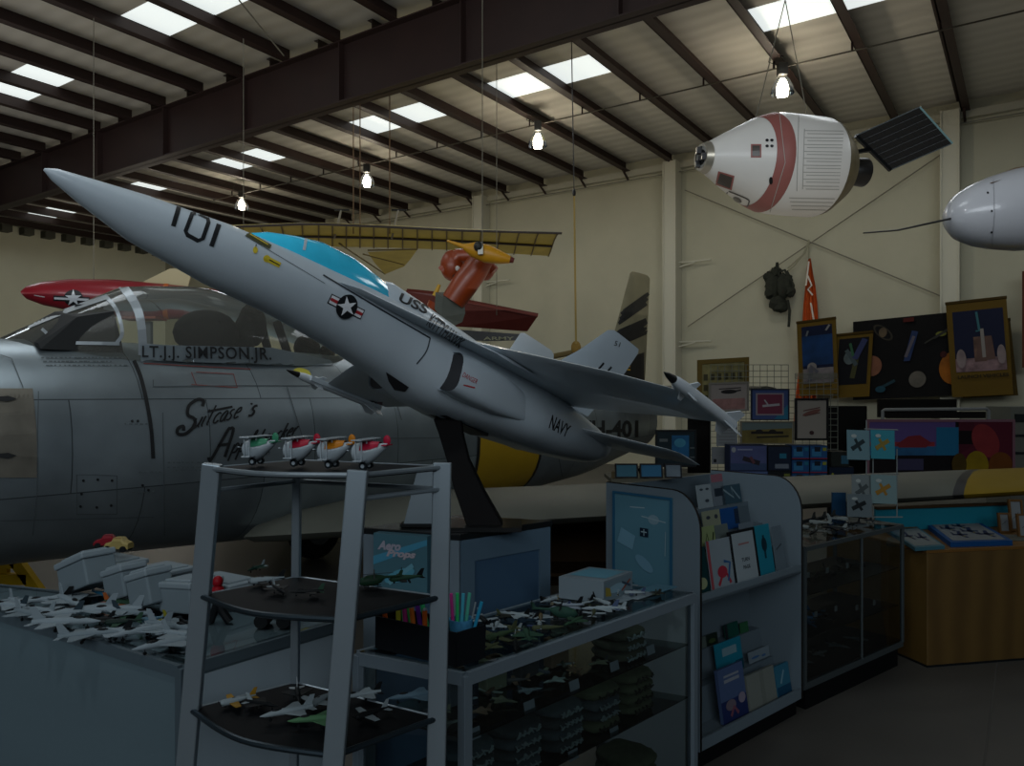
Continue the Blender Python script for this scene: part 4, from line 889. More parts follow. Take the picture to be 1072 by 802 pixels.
# ---- toy makers
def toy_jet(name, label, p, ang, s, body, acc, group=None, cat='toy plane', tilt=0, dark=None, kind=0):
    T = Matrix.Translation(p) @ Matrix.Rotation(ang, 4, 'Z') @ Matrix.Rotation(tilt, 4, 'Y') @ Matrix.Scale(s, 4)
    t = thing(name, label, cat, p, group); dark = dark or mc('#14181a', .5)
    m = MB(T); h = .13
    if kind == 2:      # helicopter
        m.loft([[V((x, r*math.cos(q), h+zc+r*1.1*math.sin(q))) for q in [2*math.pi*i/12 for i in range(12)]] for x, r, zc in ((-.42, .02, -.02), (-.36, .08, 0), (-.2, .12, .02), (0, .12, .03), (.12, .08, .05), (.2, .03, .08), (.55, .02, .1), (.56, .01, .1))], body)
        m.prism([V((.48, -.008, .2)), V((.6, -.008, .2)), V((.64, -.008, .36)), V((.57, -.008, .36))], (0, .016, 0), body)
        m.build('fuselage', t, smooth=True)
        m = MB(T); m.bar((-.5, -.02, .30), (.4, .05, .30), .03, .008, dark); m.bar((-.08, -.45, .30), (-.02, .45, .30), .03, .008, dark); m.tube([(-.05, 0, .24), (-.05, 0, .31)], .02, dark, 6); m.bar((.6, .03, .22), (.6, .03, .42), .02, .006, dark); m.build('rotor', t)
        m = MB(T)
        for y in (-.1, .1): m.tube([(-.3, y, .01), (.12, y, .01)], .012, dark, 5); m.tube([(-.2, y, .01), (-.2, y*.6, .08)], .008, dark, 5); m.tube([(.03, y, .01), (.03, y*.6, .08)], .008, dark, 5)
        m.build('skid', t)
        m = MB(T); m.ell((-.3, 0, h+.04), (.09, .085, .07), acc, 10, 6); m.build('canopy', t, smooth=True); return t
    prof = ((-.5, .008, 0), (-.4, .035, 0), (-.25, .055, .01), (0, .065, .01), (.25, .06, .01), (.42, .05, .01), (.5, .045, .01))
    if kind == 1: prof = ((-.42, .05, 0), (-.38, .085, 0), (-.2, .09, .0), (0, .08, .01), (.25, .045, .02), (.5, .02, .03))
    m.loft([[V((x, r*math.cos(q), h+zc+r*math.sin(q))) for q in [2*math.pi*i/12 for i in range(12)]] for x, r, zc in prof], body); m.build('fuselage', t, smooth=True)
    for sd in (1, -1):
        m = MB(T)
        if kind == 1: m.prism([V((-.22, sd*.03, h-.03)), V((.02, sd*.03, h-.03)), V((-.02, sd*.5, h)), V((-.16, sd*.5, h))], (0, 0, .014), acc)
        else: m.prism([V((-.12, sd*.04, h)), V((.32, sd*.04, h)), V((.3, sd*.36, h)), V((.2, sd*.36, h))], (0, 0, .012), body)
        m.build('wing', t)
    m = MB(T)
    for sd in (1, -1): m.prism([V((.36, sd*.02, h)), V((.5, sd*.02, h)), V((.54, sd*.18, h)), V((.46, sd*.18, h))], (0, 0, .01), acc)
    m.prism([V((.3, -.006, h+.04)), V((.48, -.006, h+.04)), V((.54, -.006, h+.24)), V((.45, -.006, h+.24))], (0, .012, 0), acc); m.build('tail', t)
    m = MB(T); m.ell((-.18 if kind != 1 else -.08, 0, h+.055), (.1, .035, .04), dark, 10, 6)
    if kind == 1: m.box((-.44, 0, h), (.012, .3, .03), dark)
    m.build('canopy' if kind != 1 else 'canopy_and_propeller', t, smooth=True)
    m = MB(T)
    for x, y in ((-.3, 0), (.12, .09), (.12, -.09)): m.tube([(x, y, .03), (x, y, h)], .008, dark, 5); m.lathe((x, y-.012, .03), (0, 1, 0), [(0, .03), (.024, .03)], dark, 10)
    m.build('undercarriage', t); return t
def cartoon_plane(label, p, ang, s, col):
    T = Matrix.Translation(p) @ Matrix.Rotation(ang, 4, 'Z') @ Matrix.Scale(s, 4); t = thing('toy_biplane', label, 'toy plane', p, 'chubby toy biplanes on the top shelf')
    w_ = mc('#aab3b8', .35, coat=.3); c_ = mc(col, .35); dk = mc('#1c2226', .4)
    m = MB(T); m.loft([[V((x, r*math.cos(q), .38+zc+r*.95*math.sin(q))) for q in [2*math.pi*i/20 for i in range(20)]] for x, r, zc in ((-.36, .1, 0), (-.33, .2, 0), (-.2, .26, -.02), (0, .26, -.02), (.15, .2, .03), (.3, .12, .1), (.46, .05, .18))], w_); m.build('fuselage', t, smooth=True)
    m = MB(T); m.loft([[V((x, r*math.cos(q), .39+zc+r*math.sin(q))) for q in [math.pi*(.08+.84*i/12) for i in range(13)]] for x, r, zc in ((-.12, .262, -.01), (0, .268, -.01), (.14, .215, .03), (.28, .14, .1))], c_, False, False); m.build('painted_back', t, smooth=True)
    m = MB(T); m.box((-.06, 0, .68), (.26, 1.05, .03), w_); m.build('upper_wing', t, bevel=.01*s)
    m = MB(T); m.box((-.08, 0, .22), (.22, .9, .03), w_); m.build('lower_wing', t, bevel=.01*s)
    m = MB(T)
    for y in (-.42, -.15, .15, .42): m.bar((-.12, y, .23), (-.12, y, .67), .025, .025, w_); m.bar((.02, y, .23), (.02, y, .67), .025, .025, w_)
    m.build('strut', t)
    m = MB(T); m.ell((.44, 0, .66), (.09, .03, .12), c_, 12, 8); m.box((.44, 0, .56), (.12, .36, .025), c_); m.build('tail', t, smooth=True)
    m = MB(T)
    for y in (-.17, .17): m.lathe((-.06, y-.03, .09), (0, 1, 0), [(0, .05), (0, .09), (.06, .09), (.06, .05)], dk, 14); m.lathe((-.06, y-.034, .09), (0, 1, 0), [(0, .045), (.068, .045)], w_, 10)
    m.build('wheel', t, smooth=True)
    m = MB(T); m.bar((-.39, -.25, .44), (-.39, .25, .32), .05, .02, w_); m.ell((-.4, 0, .38), (.05, .05, .05), w_, 10, 6); m.build('propeller', t); return t

# ---- chrome corner shelf in front
sh = thing('corner_shelf', 'chrome framed three tier shelf with black boards in the foreground', 'shelf unit', (-.65, 2.4, 0))
L0, L1 = at(222, 490, 2.36), at(196, 790, 2.44); Fm0, Fm1 = at(375, 490, 2.17), at(350, 790, 2.12); R0, R1 = at(463, 490, 2.40), at(457, 790, 2.36); K0, K1 = at(311, 495, 2.62), at(308, 790, 2.66)
def ext(a, b, z): return a.lerp(b, (z-a.z)/(b.z-a.z))
def sheet(z, top=False):
    l, f, r, k = (ext(a, b, z) for a, b in ((L0, L1), (Fm0, Fm1), (R0, R1), (K0, K1)))
    arc = smooth2([(l.x, l.y), (lerp(l.x, f.x, .45)-.0, lerp(l.y, f.y, .45)-.075), (f.x, f.y)], 8)
    return [V((x, y, z)) for x, y in arc]+[r, k]
for a, b in ((L0, L1), (Fm0, Fm1), (R0, R1), (K0, K1)):
    m = MB(); q = ext(a, b, 1.683); w0 = .058 if a is not K0 else .028
    m.bar(q, ext(a, b, .0), w0, .03, chrome, up=(0, 1, 0)); m.build('post', sh, bevel=.004)
bk = mc('#0a0e12', .6)
for z in (1.668, 1.265, .895, .45):
    pl = sheet(z); m = MB(); m.prism([p-V((0, 0, .010)) for p in pl], (0, 0, .014), bk); so = m.build('shelf_board', sh)
    m = MB(); m.tube(pl[:-1], .009, mc('#3c474e', .35, metal=.7), 8) if z < 1.6 else m.tube(pl[:-1], .008, chrome, 8)
    m.tube([pl[-2], pl[-1]], .007, chrome, 8); m.tube([pl[-1], pl[0]], .007, chrome, 8); m.build('rim', so)
m = MB(); 
for a, b in ((R0, K0), (L0, K0), (Fm0, R0)): m.tube([V((a.x, a.y, 1.60)), V((b.x, b.y, 1.60))], .008, chrome, 8)
m.build('top_rail', sh)
def S_(px, py, z): return onz(px, py, z)
zs1, zs2, zs3 = 1.672, 1.269, .899
for i, (px, col, lab) in enumerate(((271, '#3f8a68', 'white and green chubby toy biplane, leftmost on the top shelf'), (314, '#b02038', 'white and red chubby toy biplane next to the green one'),
    (350, '#c77a1a', 'white and orange chubby toy biplane on the top shelf'), (386, '#b01f3c', 'white and red chubby toy biplane, rightmost on the top shelf'))):
    d = 2.38-.05*i; cartoon_plane(lab, V(((px-CX)/F*d, d, zs1+.006)), math.radians(-14), .13, col)
W_, G_, K_, O_ = mc('#96a2a6', .5), mc('#33503f', .6), mc('#15191b', .5), mc('#4a5038', .7)
toyspec = [  # px, py, shelf z, angle, size, body, accent, kind, label
 (278, 612, zs2, .4, .15, W_, K_, 1, 'black and white toy plane, leftmost on the middle shelf board'), (292, 622, zs2, 2.2, .14, K_, W_, 0, 'black toy jet at the middle board edge'),
 (268, 598, zs2, 1.2, .11, mc('#17382d', .5), W_, 0, 'dark green toy jet at the back of the middle board'), (321, 624, zs2, .1, .13, K_, G_, 0, 'flat black toy jet beside the shelf post'),
 (394, 614, zs2, .25, .17, mc('#1f3a28', .5), G_, 2, 'dark green toy helicopter behind the front post'), (424, 610, zs2, .3, .15, mc('#2c4a38', .5), K_, 1, 'dark green toy plane at the right of the middle board'),
 (248, 738, zs3, .6, .15, W_, mc('#a9802a', .5), 1, 'white toy plane with yellow wings at the left of the low board'), (275, 742, zs3, 2.8, .15, K_, W_, 0, 'black toy jet on the low board'),
 (300, 752, zs3, .5, .2, W_, W_, 0, 'plain white toy jet in the middle of the low board'), (312, 733, zs3, 1.9, .17, K_, mc('#c9cfd0', .5), 0, 'black toy jet with white fins at the back of the low board'),
 (330, 760, zs3, .2, .2, mc('#55805a', .6), G_, 0, 'pale green toy jet at the front of the low board'), (336, 738, zs3, 1.1, .17, W_, W_, 1, 'white toy propeller plane beside the front post'),
 (377, 733, zs3, .4, .17, W_, K_, 0, 'white toy jet just right of the front post'), (388, 752, zs3, .7, .15, K_, W_, 1, 'black toy plane with white wings right of the front post'),
 (432, 735, zs3, .3, .2, mc('#5d7684', .5), W_, 0, 'grey blue toy jet at the right end of the low board')]
for (px, py, z, an, s, b_, a_, k, lab) in toyspec: toy_jet('toy_helicopter' if k == 2 else 'toy_plane', lab, S_(px, py, z+.004), an, s*.8, b_, a_, 'small toy aircraft on the chrome shelf', kind=k, cat='toy helicopter' if k == 2 else 'toy plane')

# ---- left corner case with heaps of white toys
A, B_, C2 = onz(193, 697, .95), onz(355, 650, .95), onz(0, 639, .95)
ld = (C2-A); A2 = A+ld*1.35; Bk = onz(-60, 606, .95)
for p in (A, B_, A2, Bk): p.z = 0
pale = mc('#56636a', .6)
lc_ = show_case('low glass display case piled with white toy jets at the left', A2, A, B_, Bk, .1, .95, pale, .035, (.6,), floorc='#5d6a70', topglass=True, glass=glassmat('#e4ecec', .05, haze=.62, hazecol='#6a7f88'))  # pale reflection on this glass is mixed in as diffuse haze
m = MB(); m.prism([z_(p, .935) for p in (A2.lerp(Bk, .08), A.lerp(B_, .08), B_, Bk)], (0, 0, .01), mc('#8c9aa2', .5)); m.build('display_board', lc_)
m = MB(); m.poly([z_(A.lerp(B_, .04), .14), z_(A.lerp(B_, .97), .14), z_(A.lerp(B_, .97), .9), z_(A.lerp(B_, .04), .9)], mc('#a6b4bc', .6)); m.build('side_panel', lc_, label='pale grey white end panel')
for i in range(3):
    m = MB(); f0 = .06+.33*i; p, q = A2.lerp(A, f0), A2.lerp(A, f0+.29); n_ = V(((A-A2).y, -(A-A2).x, 0)).normalized()*-.16
    m.prism([z_(p+n_, .36), z_(q+n_, .36), z_(q+n_, .52), z_(p+n_, .52)], n_*.9, mc('#5a676e', .7))
    tag(m.build('folded_cloth'), ['pale folded cloth bundle inside the left case, at the frame edge', 'pale folded cloth bundle in the middle of the left case', 'pale folded cloth bundle inside the left case, near its corner'][i], 'cloth', 'pale bundles inside the left case')
W1, W2 = mc('#8f9ba1', .5), mc('#7d8a90', .5)
boxes = [((92, 614), .24, .15, .15, -.35, 'large white foam toy box with a lid, leftmost of the heap'), ((132, 620), .16, .12, .14, -.3, 'white foam toy box second from the left in the heap'),
         ((158, 628), .16, .12, .15, -.3, 'white foam toy box leaning in the middle of the heap'), ((200, 630), .22, .16, .13, -.1, 'white foam toy box at the right of the heap'),
         ((118, 600), .26, .2, .12, 0, 'flat wide white box at the back of the heap holding toy cars'), ((172, 607), .22, .18, .11, 0, 'low white box behind the leaning boxes'), ((235, 618), .28, .16, .1, 0, 'low white box behind the chrome shelf post')]
for (c_, w_, d_, h_, tl, lab) in boxes:
    p = onz(c_[0], c_[1]+12, .951); R = Matrix.Rotation(math.radians(-32), 3, 'Z') @ Matrix.Rotation(tl, 3, 'Y'); zb = .958+abs(math.sin(tl))*w_/2
    t = thing('foam_box', lab, 'box', z_(p, .951), 'white boxes heaped on the left case')
    m = MB(); c3 = V((p.x, p.y, zb+h_/2*.8)); m.box(c3, (w_, d_, h_*.8), W2, R); m.build('tray', t, bevel=.008)
    m = MB(); m.box(c3+R @ V((0, 0, h_*.5)), (w_*1.06, d_*1.08, h_*.2), W1, R); m.box(c3+R @ V((0, 0, h_*.62)), (w_*.8, d_*.8, h_*.1), W1, R); m.build('lid', t, bevel=.008)
car = lambda lab, p, col, c2: None
def toy_car(lab, p, ang, s, col, c2):
    T = Matrix.Translation(p) @ Matrix.Rotation(ang, 4, 'Z') @ Matrix.Scale(s, 4); t = thing('toy_car', lab, 'toy car', p)
    m = MB(T); m.loft([[V((x, y*w_, .12+z*h_)) for y, z in ((-.5, 0), (.5, 0), (.5, .7), (.35, 1), (-.35, 1), (-.5, .7))] for x, w_, h_ in ((-.5, .3, .12), (-.42, .42, .2), (-.2, .44, .26), (-.1, .4, .42), (.2, .4, .42), (.32, .44, .28), (.5, .4, .22))], mc(col, .35)); m.build('body', t, smooth=20)
    m = MB(T); m.box((.05, 0, .47), (.3, .3, .12), mc(c2, .4)); m.build('cabin', t)
    for x in (-.3, .32):
        for y in (-.22, .22): m = MB(T); m.lathe((x, y-.04, .12), (0, 1, 0), [(0, .05), (0, .12), (.08, .12), (.08, .05)], K_, 12); m.build('wheel', t)
zt_ = 1.115
toy_car('red and blue toy car on the top of the white foam boxes', onz(112, 573, zt_), .2, .12, '#8a1f2a', '#14181a'); toy_car('cream and red toy car beside the red one on the foam boxes', onz(124, 577, zt_), -.1, .13, '#a8945a', '#8a2a20')
lt = [(20, 637, 'white toy jet at the far left of the case top', W1, W1, 0, .2), (48, 634, 'white toy jet with a black nose at the left of the case top', W1, K_, 0, .2), (74, 638, 'white toy jet in front of the leftmost foam box', W1, W1, 0, .26),
      (100, 654, 'flat black toy plane lying on the left case', K_, K_, 0, .14), (127, 636, 'toy plane with orange wings on dark legs', G_, mc('#a5582c', .5), 1, .17), (112, 668, 'white toy jet with small dark markings near the case edge', W1, K_, 0, .2), (70, 660, 'plain white toy jet near the left case edge', W1, W1, 0, .26),
      (128, 656, 'dark green toy plane on the left case', mc('#1d2f2a', .5), G_, 1, .15), (152, 641, 'small black toy jet leaning by the boxes', K_, K_, 0, .1), (148, 668, 'white toy jet with a round dark marking', W1, W1, 0, .22), (185, 655, 'black and yellow toy jet on the left case', K_, mc('#8f8a2a', .5), 0, .15), (40, 645, 'small white toy jet close to the left edge', W1, W1, 0, .2),
      (192, 672, 'white toy jet beside the chrome post', W1, W1, 0, .2), (158, 652, 'tiny pale blue toy plane among the white jets', mc('#5d7f8f', .5), W1, 1, .12), (105, 625, 'blue toy plane tucked before the leftmost box', mc('#2f6a86', .5), W1, 1, .13)]
ex = ['at the left frame edge', 'in the front row by the case edge', 'in the middle of the heap', 'before the second foam box', 'near the case corner', 'just left of the chrome post', 'behind the front row', 'close to the yellow jack', 'beside the leaning boxes']
for i_, (px, py) in enumerate(((8, 640), (95, 672), (88, 646), (140, 648), (172, 682), (180, 664), (58, 650), (32, 650), (118, 646))): lt.append((px, py, 'small pale toy jet '+ex[i_]+' on the left case', W2 if i_ % 2 else W1, W1 if i_ % 3 else mc('#33424a', .5), 0, .2+.02*(i_ % 3)))
for i, (px, py, lab, b_, a_, k, s) in enumerate(lt): toy_jet('toy_plane', lab, onz(px, py, .952), R_.uniform(-.6, .6)+(.2 if i % 2 else 3.0), s, b_, a_, 'toy planes spread over the left case', kind=k)
# red and black figures and dark bag at the right rear
t = thing('toy_robot', 'small red and black toy figure beside the chrome post', 'toy', onz(228, 652, .951)); b0 = PW[t.name]
m = MB(); m.ell(b0+V((0, 0, .12)), (.03, .03, .04), mc('#9a1420', .4), 10, 8); m.ell(b0+V((0, 0, .17)), (.022, .022, .025), mc('#9a1420', .4), 10, 8); m.build('torso', t, smooth=True)
m = MB(); m.tube([b0+V((0, 0, .09)), b0+V((.02, 0, .045)), b0+V((.05, 0, .004))], .018, K_); m.tube([b0+V((0, 0, .09)), b0+V((-.03, 0, .004))], .016, K_); m.build('leg', t)
t = thing('toy_truck', 'dark blue and black toy truck at the back right of the left case', 'toy truck', onz(288, 655, .951)); b0 = PW[t.name]
m = MB(); m.box(b0+V((0, 0, .07)), (.13, .08, .07), mc('#18233a', .5)); m.box(b0+V((.05, 0, .12)), (.05, .07, .04), mc('#10161f', .4)); m.build('body', t, bevel=.008)
m = MB()
for x in (-.045, .045): m.lathe(b0+V((x, -.045, .028)), (0, 1, 0), [(0, .028), (.09, .028)], K_, 12)
m.build('wheel', t, smooth=True)

# ---- shelf contents of the long case
DIM = (1.5, 1.65, 1.6)  # lifts the colours inside the case, where little light reaches
gcol = [mc('#39402f', .9, noise=.2, nscale=30), mc('#20282c', .9, noise=.2, nscale=30), mc('#2c363c', .9, noise=.2, nscale=30), mc('#2b3026', .9, noise=.25, nscale=20)]
def shirt(lab, p, w_, d_, h_, mat, group, mark=None):
    R = Matrix.Rotation(ca, 4, 'Z'); T = Matrix.Translation(p) @ R; m = MB(T); rings = []
    for i in range(9):
        x = -w_/2+w_*i/8; k = (1-abs(2*i/8-1)**5*.45); rings.append([V((x+R_.uniform(-.004, .004), d_/2*k*math.copysign(abs(math.cos(q))**.5, math.cos(q)), h_/2+h_/2*k*math.copysign(abs(math.sin(q))**.7, math.sin(q))+R_.uniform(-.003, .003))) for q in [2*math.pi*j/16 for j in range(16)]])
    m.loft(rings, mat); o = m.build('folded_shirt', smooth=60, origin=p); tag(o, lab, 'shirt', group)
    if mark:
        q = MB(T); 
        for j in range(5): 
            x = -w_*.3+j*w_*.13; q.bar((x, -d_/2-.004, h_*.3), (x+R_.choice((-.012, .012)), -d_/2-.002, h_*.75), .008, .004, mark)
            q.bar((x-.01, -d_/2-.004, h_*R_.choice((.3, .5, .72))), (x+.015, -d_/2-.004, h_*.5), .006, .004, mark)
        q.build('print', o)
for z, zn, fs in ((.522, 'middle', (.12, .29, .46, .63, .80)), (.761, 'upper', (.76,))):
    for j, f in enumerate(fs):
        n_ = 4 if z < .6 else 3
        for k in range(n_):
            mat = gcol[0] if f > .7 else gcol[(j+k) % 3+0 if f > .5 else 1+(j+k) % 2]
            if z > .7: mat = gcol[3]
            shirt('folded %s shirt, layer %d of stack %d on the %s case shelf' % (('olive drab' if mat in (gcol[0], gcol[3]) else 'dark blue grey'), k+1, j+1, zn), in_case(f, .35, z+k*.043), .2, .2, .042, mat, 'shirts folded in the long case', mc('#14180f', .8) if mat is gcol[0] else mc('#5f6c70', .8))
zb_ = .134
for j, f in enumerate((.15, .35, .55, .8)):
    for k in range(4): shirt('folded %s shirt, layer %d of stack %d on the case floor' % ('drab' if j == 3 else 'dark', k+1, j+1), in_case(f, .35, zb_+k*.05), .22, .24, .048, gcol[0] if j == 3 else gcol[1+(j+k) % 2], 'shirts folded on the case floor')
ucol = ['#5c6a6a', '#24303a', '#44382a', '#26332c', '#4c5344', '#3a2e22', '#55646c', '#1c2226']
for j in range(13):
    f = .06+j*.048; toy_jet('boxed_toy', 'small %s toy plane, number %d from the left on the upper case shelf' % (('dark', 'grey', 'brown', 'green')[j % 4], j+1), in_case(f, .3+.25*(j % 2), .762), R_.uniform(0, 6), .1, mc(ucol[j % 8], .6), mc(ucol[(j+3) % 8], .6), 'toy planes on the upper shelf of the long case', kind=j % 2)
for j in range(4):
    p = in_case(.2+.13*j, .62, .762); m = MB(Matrix.Translation(p) @ Matrix.Rotation(ca, 4, 'Z')); m.box((0, 0, .06), (.11, .05, .12), mc(ucol[(j*3+1) % 8], .8)); m.box((0, 0, .125), (.06, .03, .012), mc(ucol[(j*3+2) % 8], .8))
    tag(m.build('pouch', origin=p, bevel=.012), 'dark cloth pouch, number %d from the left behind the toys in the long case' % (j+1), 'pouch', 'cloth pouches on the upper case shelf')
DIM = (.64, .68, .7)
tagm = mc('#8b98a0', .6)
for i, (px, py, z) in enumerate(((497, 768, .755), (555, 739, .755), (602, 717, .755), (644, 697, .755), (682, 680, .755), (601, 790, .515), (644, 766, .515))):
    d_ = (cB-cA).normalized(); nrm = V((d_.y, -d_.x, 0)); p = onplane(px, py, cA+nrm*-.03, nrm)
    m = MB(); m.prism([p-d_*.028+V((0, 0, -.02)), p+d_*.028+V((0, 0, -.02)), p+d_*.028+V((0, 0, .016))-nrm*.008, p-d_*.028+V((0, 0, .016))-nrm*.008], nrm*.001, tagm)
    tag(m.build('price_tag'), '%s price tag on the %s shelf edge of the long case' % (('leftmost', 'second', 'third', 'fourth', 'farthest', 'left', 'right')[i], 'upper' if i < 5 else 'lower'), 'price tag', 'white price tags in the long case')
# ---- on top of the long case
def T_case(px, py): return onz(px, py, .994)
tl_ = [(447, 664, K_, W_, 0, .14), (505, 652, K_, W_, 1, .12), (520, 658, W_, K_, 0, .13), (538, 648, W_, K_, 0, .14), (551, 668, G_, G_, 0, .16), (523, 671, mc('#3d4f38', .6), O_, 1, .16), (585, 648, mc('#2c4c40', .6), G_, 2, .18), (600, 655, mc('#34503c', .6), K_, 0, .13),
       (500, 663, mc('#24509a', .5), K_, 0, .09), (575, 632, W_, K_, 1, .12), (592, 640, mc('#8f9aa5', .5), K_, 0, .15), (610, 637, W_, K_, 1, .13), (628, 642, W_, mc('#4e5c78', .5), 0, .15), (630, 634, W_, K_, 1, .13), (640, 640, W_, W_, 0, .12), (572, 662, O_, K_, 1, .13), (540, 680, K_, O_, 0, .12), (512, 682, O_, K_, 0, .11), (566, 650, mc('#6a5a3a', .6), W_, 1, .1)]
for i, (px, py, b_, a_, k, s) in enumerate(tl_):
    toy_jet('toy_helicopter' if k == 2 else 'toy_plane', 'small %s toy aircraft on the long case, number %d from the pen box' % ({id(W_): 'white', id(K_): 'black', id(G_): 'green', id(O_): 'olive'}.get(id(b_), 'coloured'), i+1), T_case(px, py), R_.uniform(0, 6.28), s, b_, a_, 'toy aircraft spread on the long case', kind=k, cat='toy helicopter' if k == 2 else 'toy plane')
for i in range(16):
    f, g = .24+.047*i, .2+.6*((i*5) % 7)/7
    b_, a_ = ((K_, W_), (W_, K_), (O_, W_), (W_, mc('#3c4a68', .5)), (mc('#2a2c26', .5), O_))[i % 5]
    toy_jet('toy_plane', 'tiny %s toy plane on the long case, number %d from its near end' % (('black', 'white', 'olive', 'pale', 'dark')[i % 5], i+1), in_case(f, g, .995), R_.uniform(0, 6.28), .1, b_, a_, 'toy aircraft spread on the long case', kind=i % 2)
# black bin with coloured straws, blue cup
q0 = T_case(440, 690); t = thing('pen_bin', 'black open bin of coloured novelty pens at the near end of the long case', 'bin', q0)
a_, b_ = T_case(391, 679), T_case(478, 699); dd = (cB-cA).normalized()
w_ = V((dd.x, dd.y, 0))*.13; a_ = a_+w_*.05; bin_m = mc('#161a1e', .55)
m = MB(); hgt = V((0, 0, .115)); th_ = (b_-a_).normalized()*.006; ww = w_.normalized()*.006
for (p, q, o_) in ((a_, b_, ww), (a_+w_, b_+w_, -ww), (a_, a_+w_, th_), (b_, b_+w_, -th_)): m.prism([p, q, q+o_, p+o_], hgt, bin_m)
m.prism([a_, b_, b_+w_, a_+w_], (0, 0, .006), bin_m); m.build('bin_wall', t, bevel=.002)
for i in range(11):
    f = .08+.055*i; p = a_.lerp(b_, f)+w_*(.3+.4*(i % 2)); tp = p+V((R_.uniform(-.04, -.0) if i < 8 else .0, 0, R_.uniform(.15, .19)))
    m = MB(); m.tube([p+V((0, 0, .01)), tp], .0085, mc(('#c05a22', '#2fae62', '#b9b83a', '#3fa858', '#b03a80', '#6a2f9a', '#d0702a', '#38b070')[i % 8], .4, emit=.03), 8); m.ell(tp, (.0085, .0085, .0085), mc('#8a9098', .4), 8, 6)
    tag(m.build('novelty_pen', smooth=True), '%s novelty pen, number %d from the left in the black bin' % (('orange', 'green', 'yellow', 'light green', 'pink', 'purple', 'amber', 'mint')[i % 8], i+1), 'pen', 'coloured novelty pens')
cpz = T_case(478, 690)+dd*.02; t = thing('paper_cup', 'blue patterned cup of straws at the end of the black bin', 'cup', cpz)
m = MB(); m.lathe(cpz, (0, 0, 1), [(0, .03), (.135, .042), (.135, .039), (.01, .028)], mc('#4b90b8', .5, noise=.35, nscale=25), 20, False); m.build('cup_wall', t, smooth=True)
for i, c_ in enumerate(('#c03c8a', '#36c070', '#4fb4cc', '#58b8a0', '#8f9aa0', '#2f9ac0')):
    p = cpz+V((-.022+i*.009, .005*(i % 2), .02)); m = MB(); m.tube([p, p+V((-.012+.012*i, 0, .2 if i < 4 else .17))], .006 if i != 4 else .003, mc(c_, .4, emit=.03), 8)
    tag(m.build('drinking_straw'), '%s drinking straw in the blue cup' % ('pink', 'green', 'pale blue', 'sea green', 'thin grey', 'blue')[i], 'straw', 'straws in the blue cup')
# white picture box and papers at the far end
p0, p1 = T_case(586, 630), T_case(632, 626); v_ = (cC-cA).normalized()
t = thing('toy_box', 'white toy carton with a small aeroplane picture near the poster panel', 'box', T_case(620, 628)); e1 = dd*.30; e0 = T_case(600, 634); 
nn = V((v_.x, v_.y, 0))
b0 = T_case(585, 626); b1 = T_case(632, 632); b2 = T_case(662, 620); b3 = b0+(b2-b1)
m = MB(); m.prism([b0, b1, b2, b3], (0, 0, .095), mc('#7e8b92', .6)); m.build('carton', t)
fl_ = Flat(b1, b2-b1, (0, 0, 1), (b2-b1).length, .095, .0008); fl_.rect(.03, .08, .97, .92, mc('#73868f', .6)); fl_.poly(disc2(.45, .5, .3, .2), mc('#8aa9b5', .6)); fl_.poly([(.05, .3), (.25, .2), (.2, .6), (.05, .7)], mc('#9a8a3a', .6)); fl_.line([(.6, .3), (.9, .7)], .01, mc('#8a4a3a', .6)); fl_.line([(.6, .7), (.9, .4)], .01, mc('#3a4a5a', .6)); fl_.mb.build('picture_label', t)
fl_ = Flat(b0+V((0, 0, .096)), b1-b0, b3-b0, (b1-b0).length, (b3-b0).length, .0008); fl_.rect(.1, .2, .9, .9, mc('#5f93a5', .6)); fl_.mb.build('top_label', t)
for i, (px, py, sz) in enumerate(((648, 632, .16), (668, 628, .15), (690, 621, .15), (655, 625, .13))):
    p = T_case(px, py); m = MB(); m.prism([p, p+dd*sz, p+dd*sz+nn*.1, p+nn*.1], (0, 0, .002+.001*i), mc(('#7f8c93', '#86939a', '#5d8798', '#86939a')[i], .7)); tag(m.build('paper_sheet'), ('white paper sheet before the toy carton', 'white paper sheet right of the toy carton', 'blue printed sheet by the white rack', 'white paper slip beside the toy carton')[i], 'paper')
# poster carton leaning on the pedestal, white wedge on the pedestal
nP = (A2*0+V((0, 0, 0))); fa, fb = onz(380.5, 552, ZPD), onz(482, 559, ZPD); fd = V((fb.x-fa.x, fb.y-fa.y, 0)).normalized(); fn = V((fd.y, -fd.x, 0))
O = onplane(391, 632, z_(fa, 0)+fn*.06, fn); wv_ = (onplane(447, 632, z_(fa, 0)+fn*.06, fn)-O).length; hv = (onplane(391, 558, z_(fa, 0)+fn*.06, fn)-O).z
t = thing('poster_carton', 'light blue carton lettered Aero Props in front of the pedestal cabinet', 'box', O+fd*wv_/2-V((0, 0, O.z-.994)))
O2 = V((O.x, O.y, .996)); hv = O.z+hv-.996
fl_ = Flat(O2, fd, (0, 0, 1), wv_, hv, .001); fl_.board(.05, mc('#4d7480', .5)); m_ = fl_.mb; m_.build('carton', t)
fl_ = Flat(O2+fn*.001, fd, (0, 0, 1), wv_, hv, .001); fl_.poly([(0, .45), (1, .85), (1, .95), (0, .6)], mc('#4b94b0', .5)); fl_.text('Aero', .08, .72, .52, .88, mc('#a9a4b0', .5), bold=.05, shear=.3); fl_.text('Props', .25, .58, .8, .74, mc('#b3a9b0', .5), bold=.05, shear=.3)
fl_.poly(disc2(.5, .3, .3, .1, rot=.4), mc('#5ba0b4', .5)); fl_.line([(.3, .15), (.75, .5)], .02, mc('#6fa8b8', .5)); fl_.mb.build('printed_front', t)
t = thing('white_sign_board', 'white tapered board standing on the left side of the pedestal top', 'board', onz(438, 551, ZPD+.005)); p = PW[t.name]
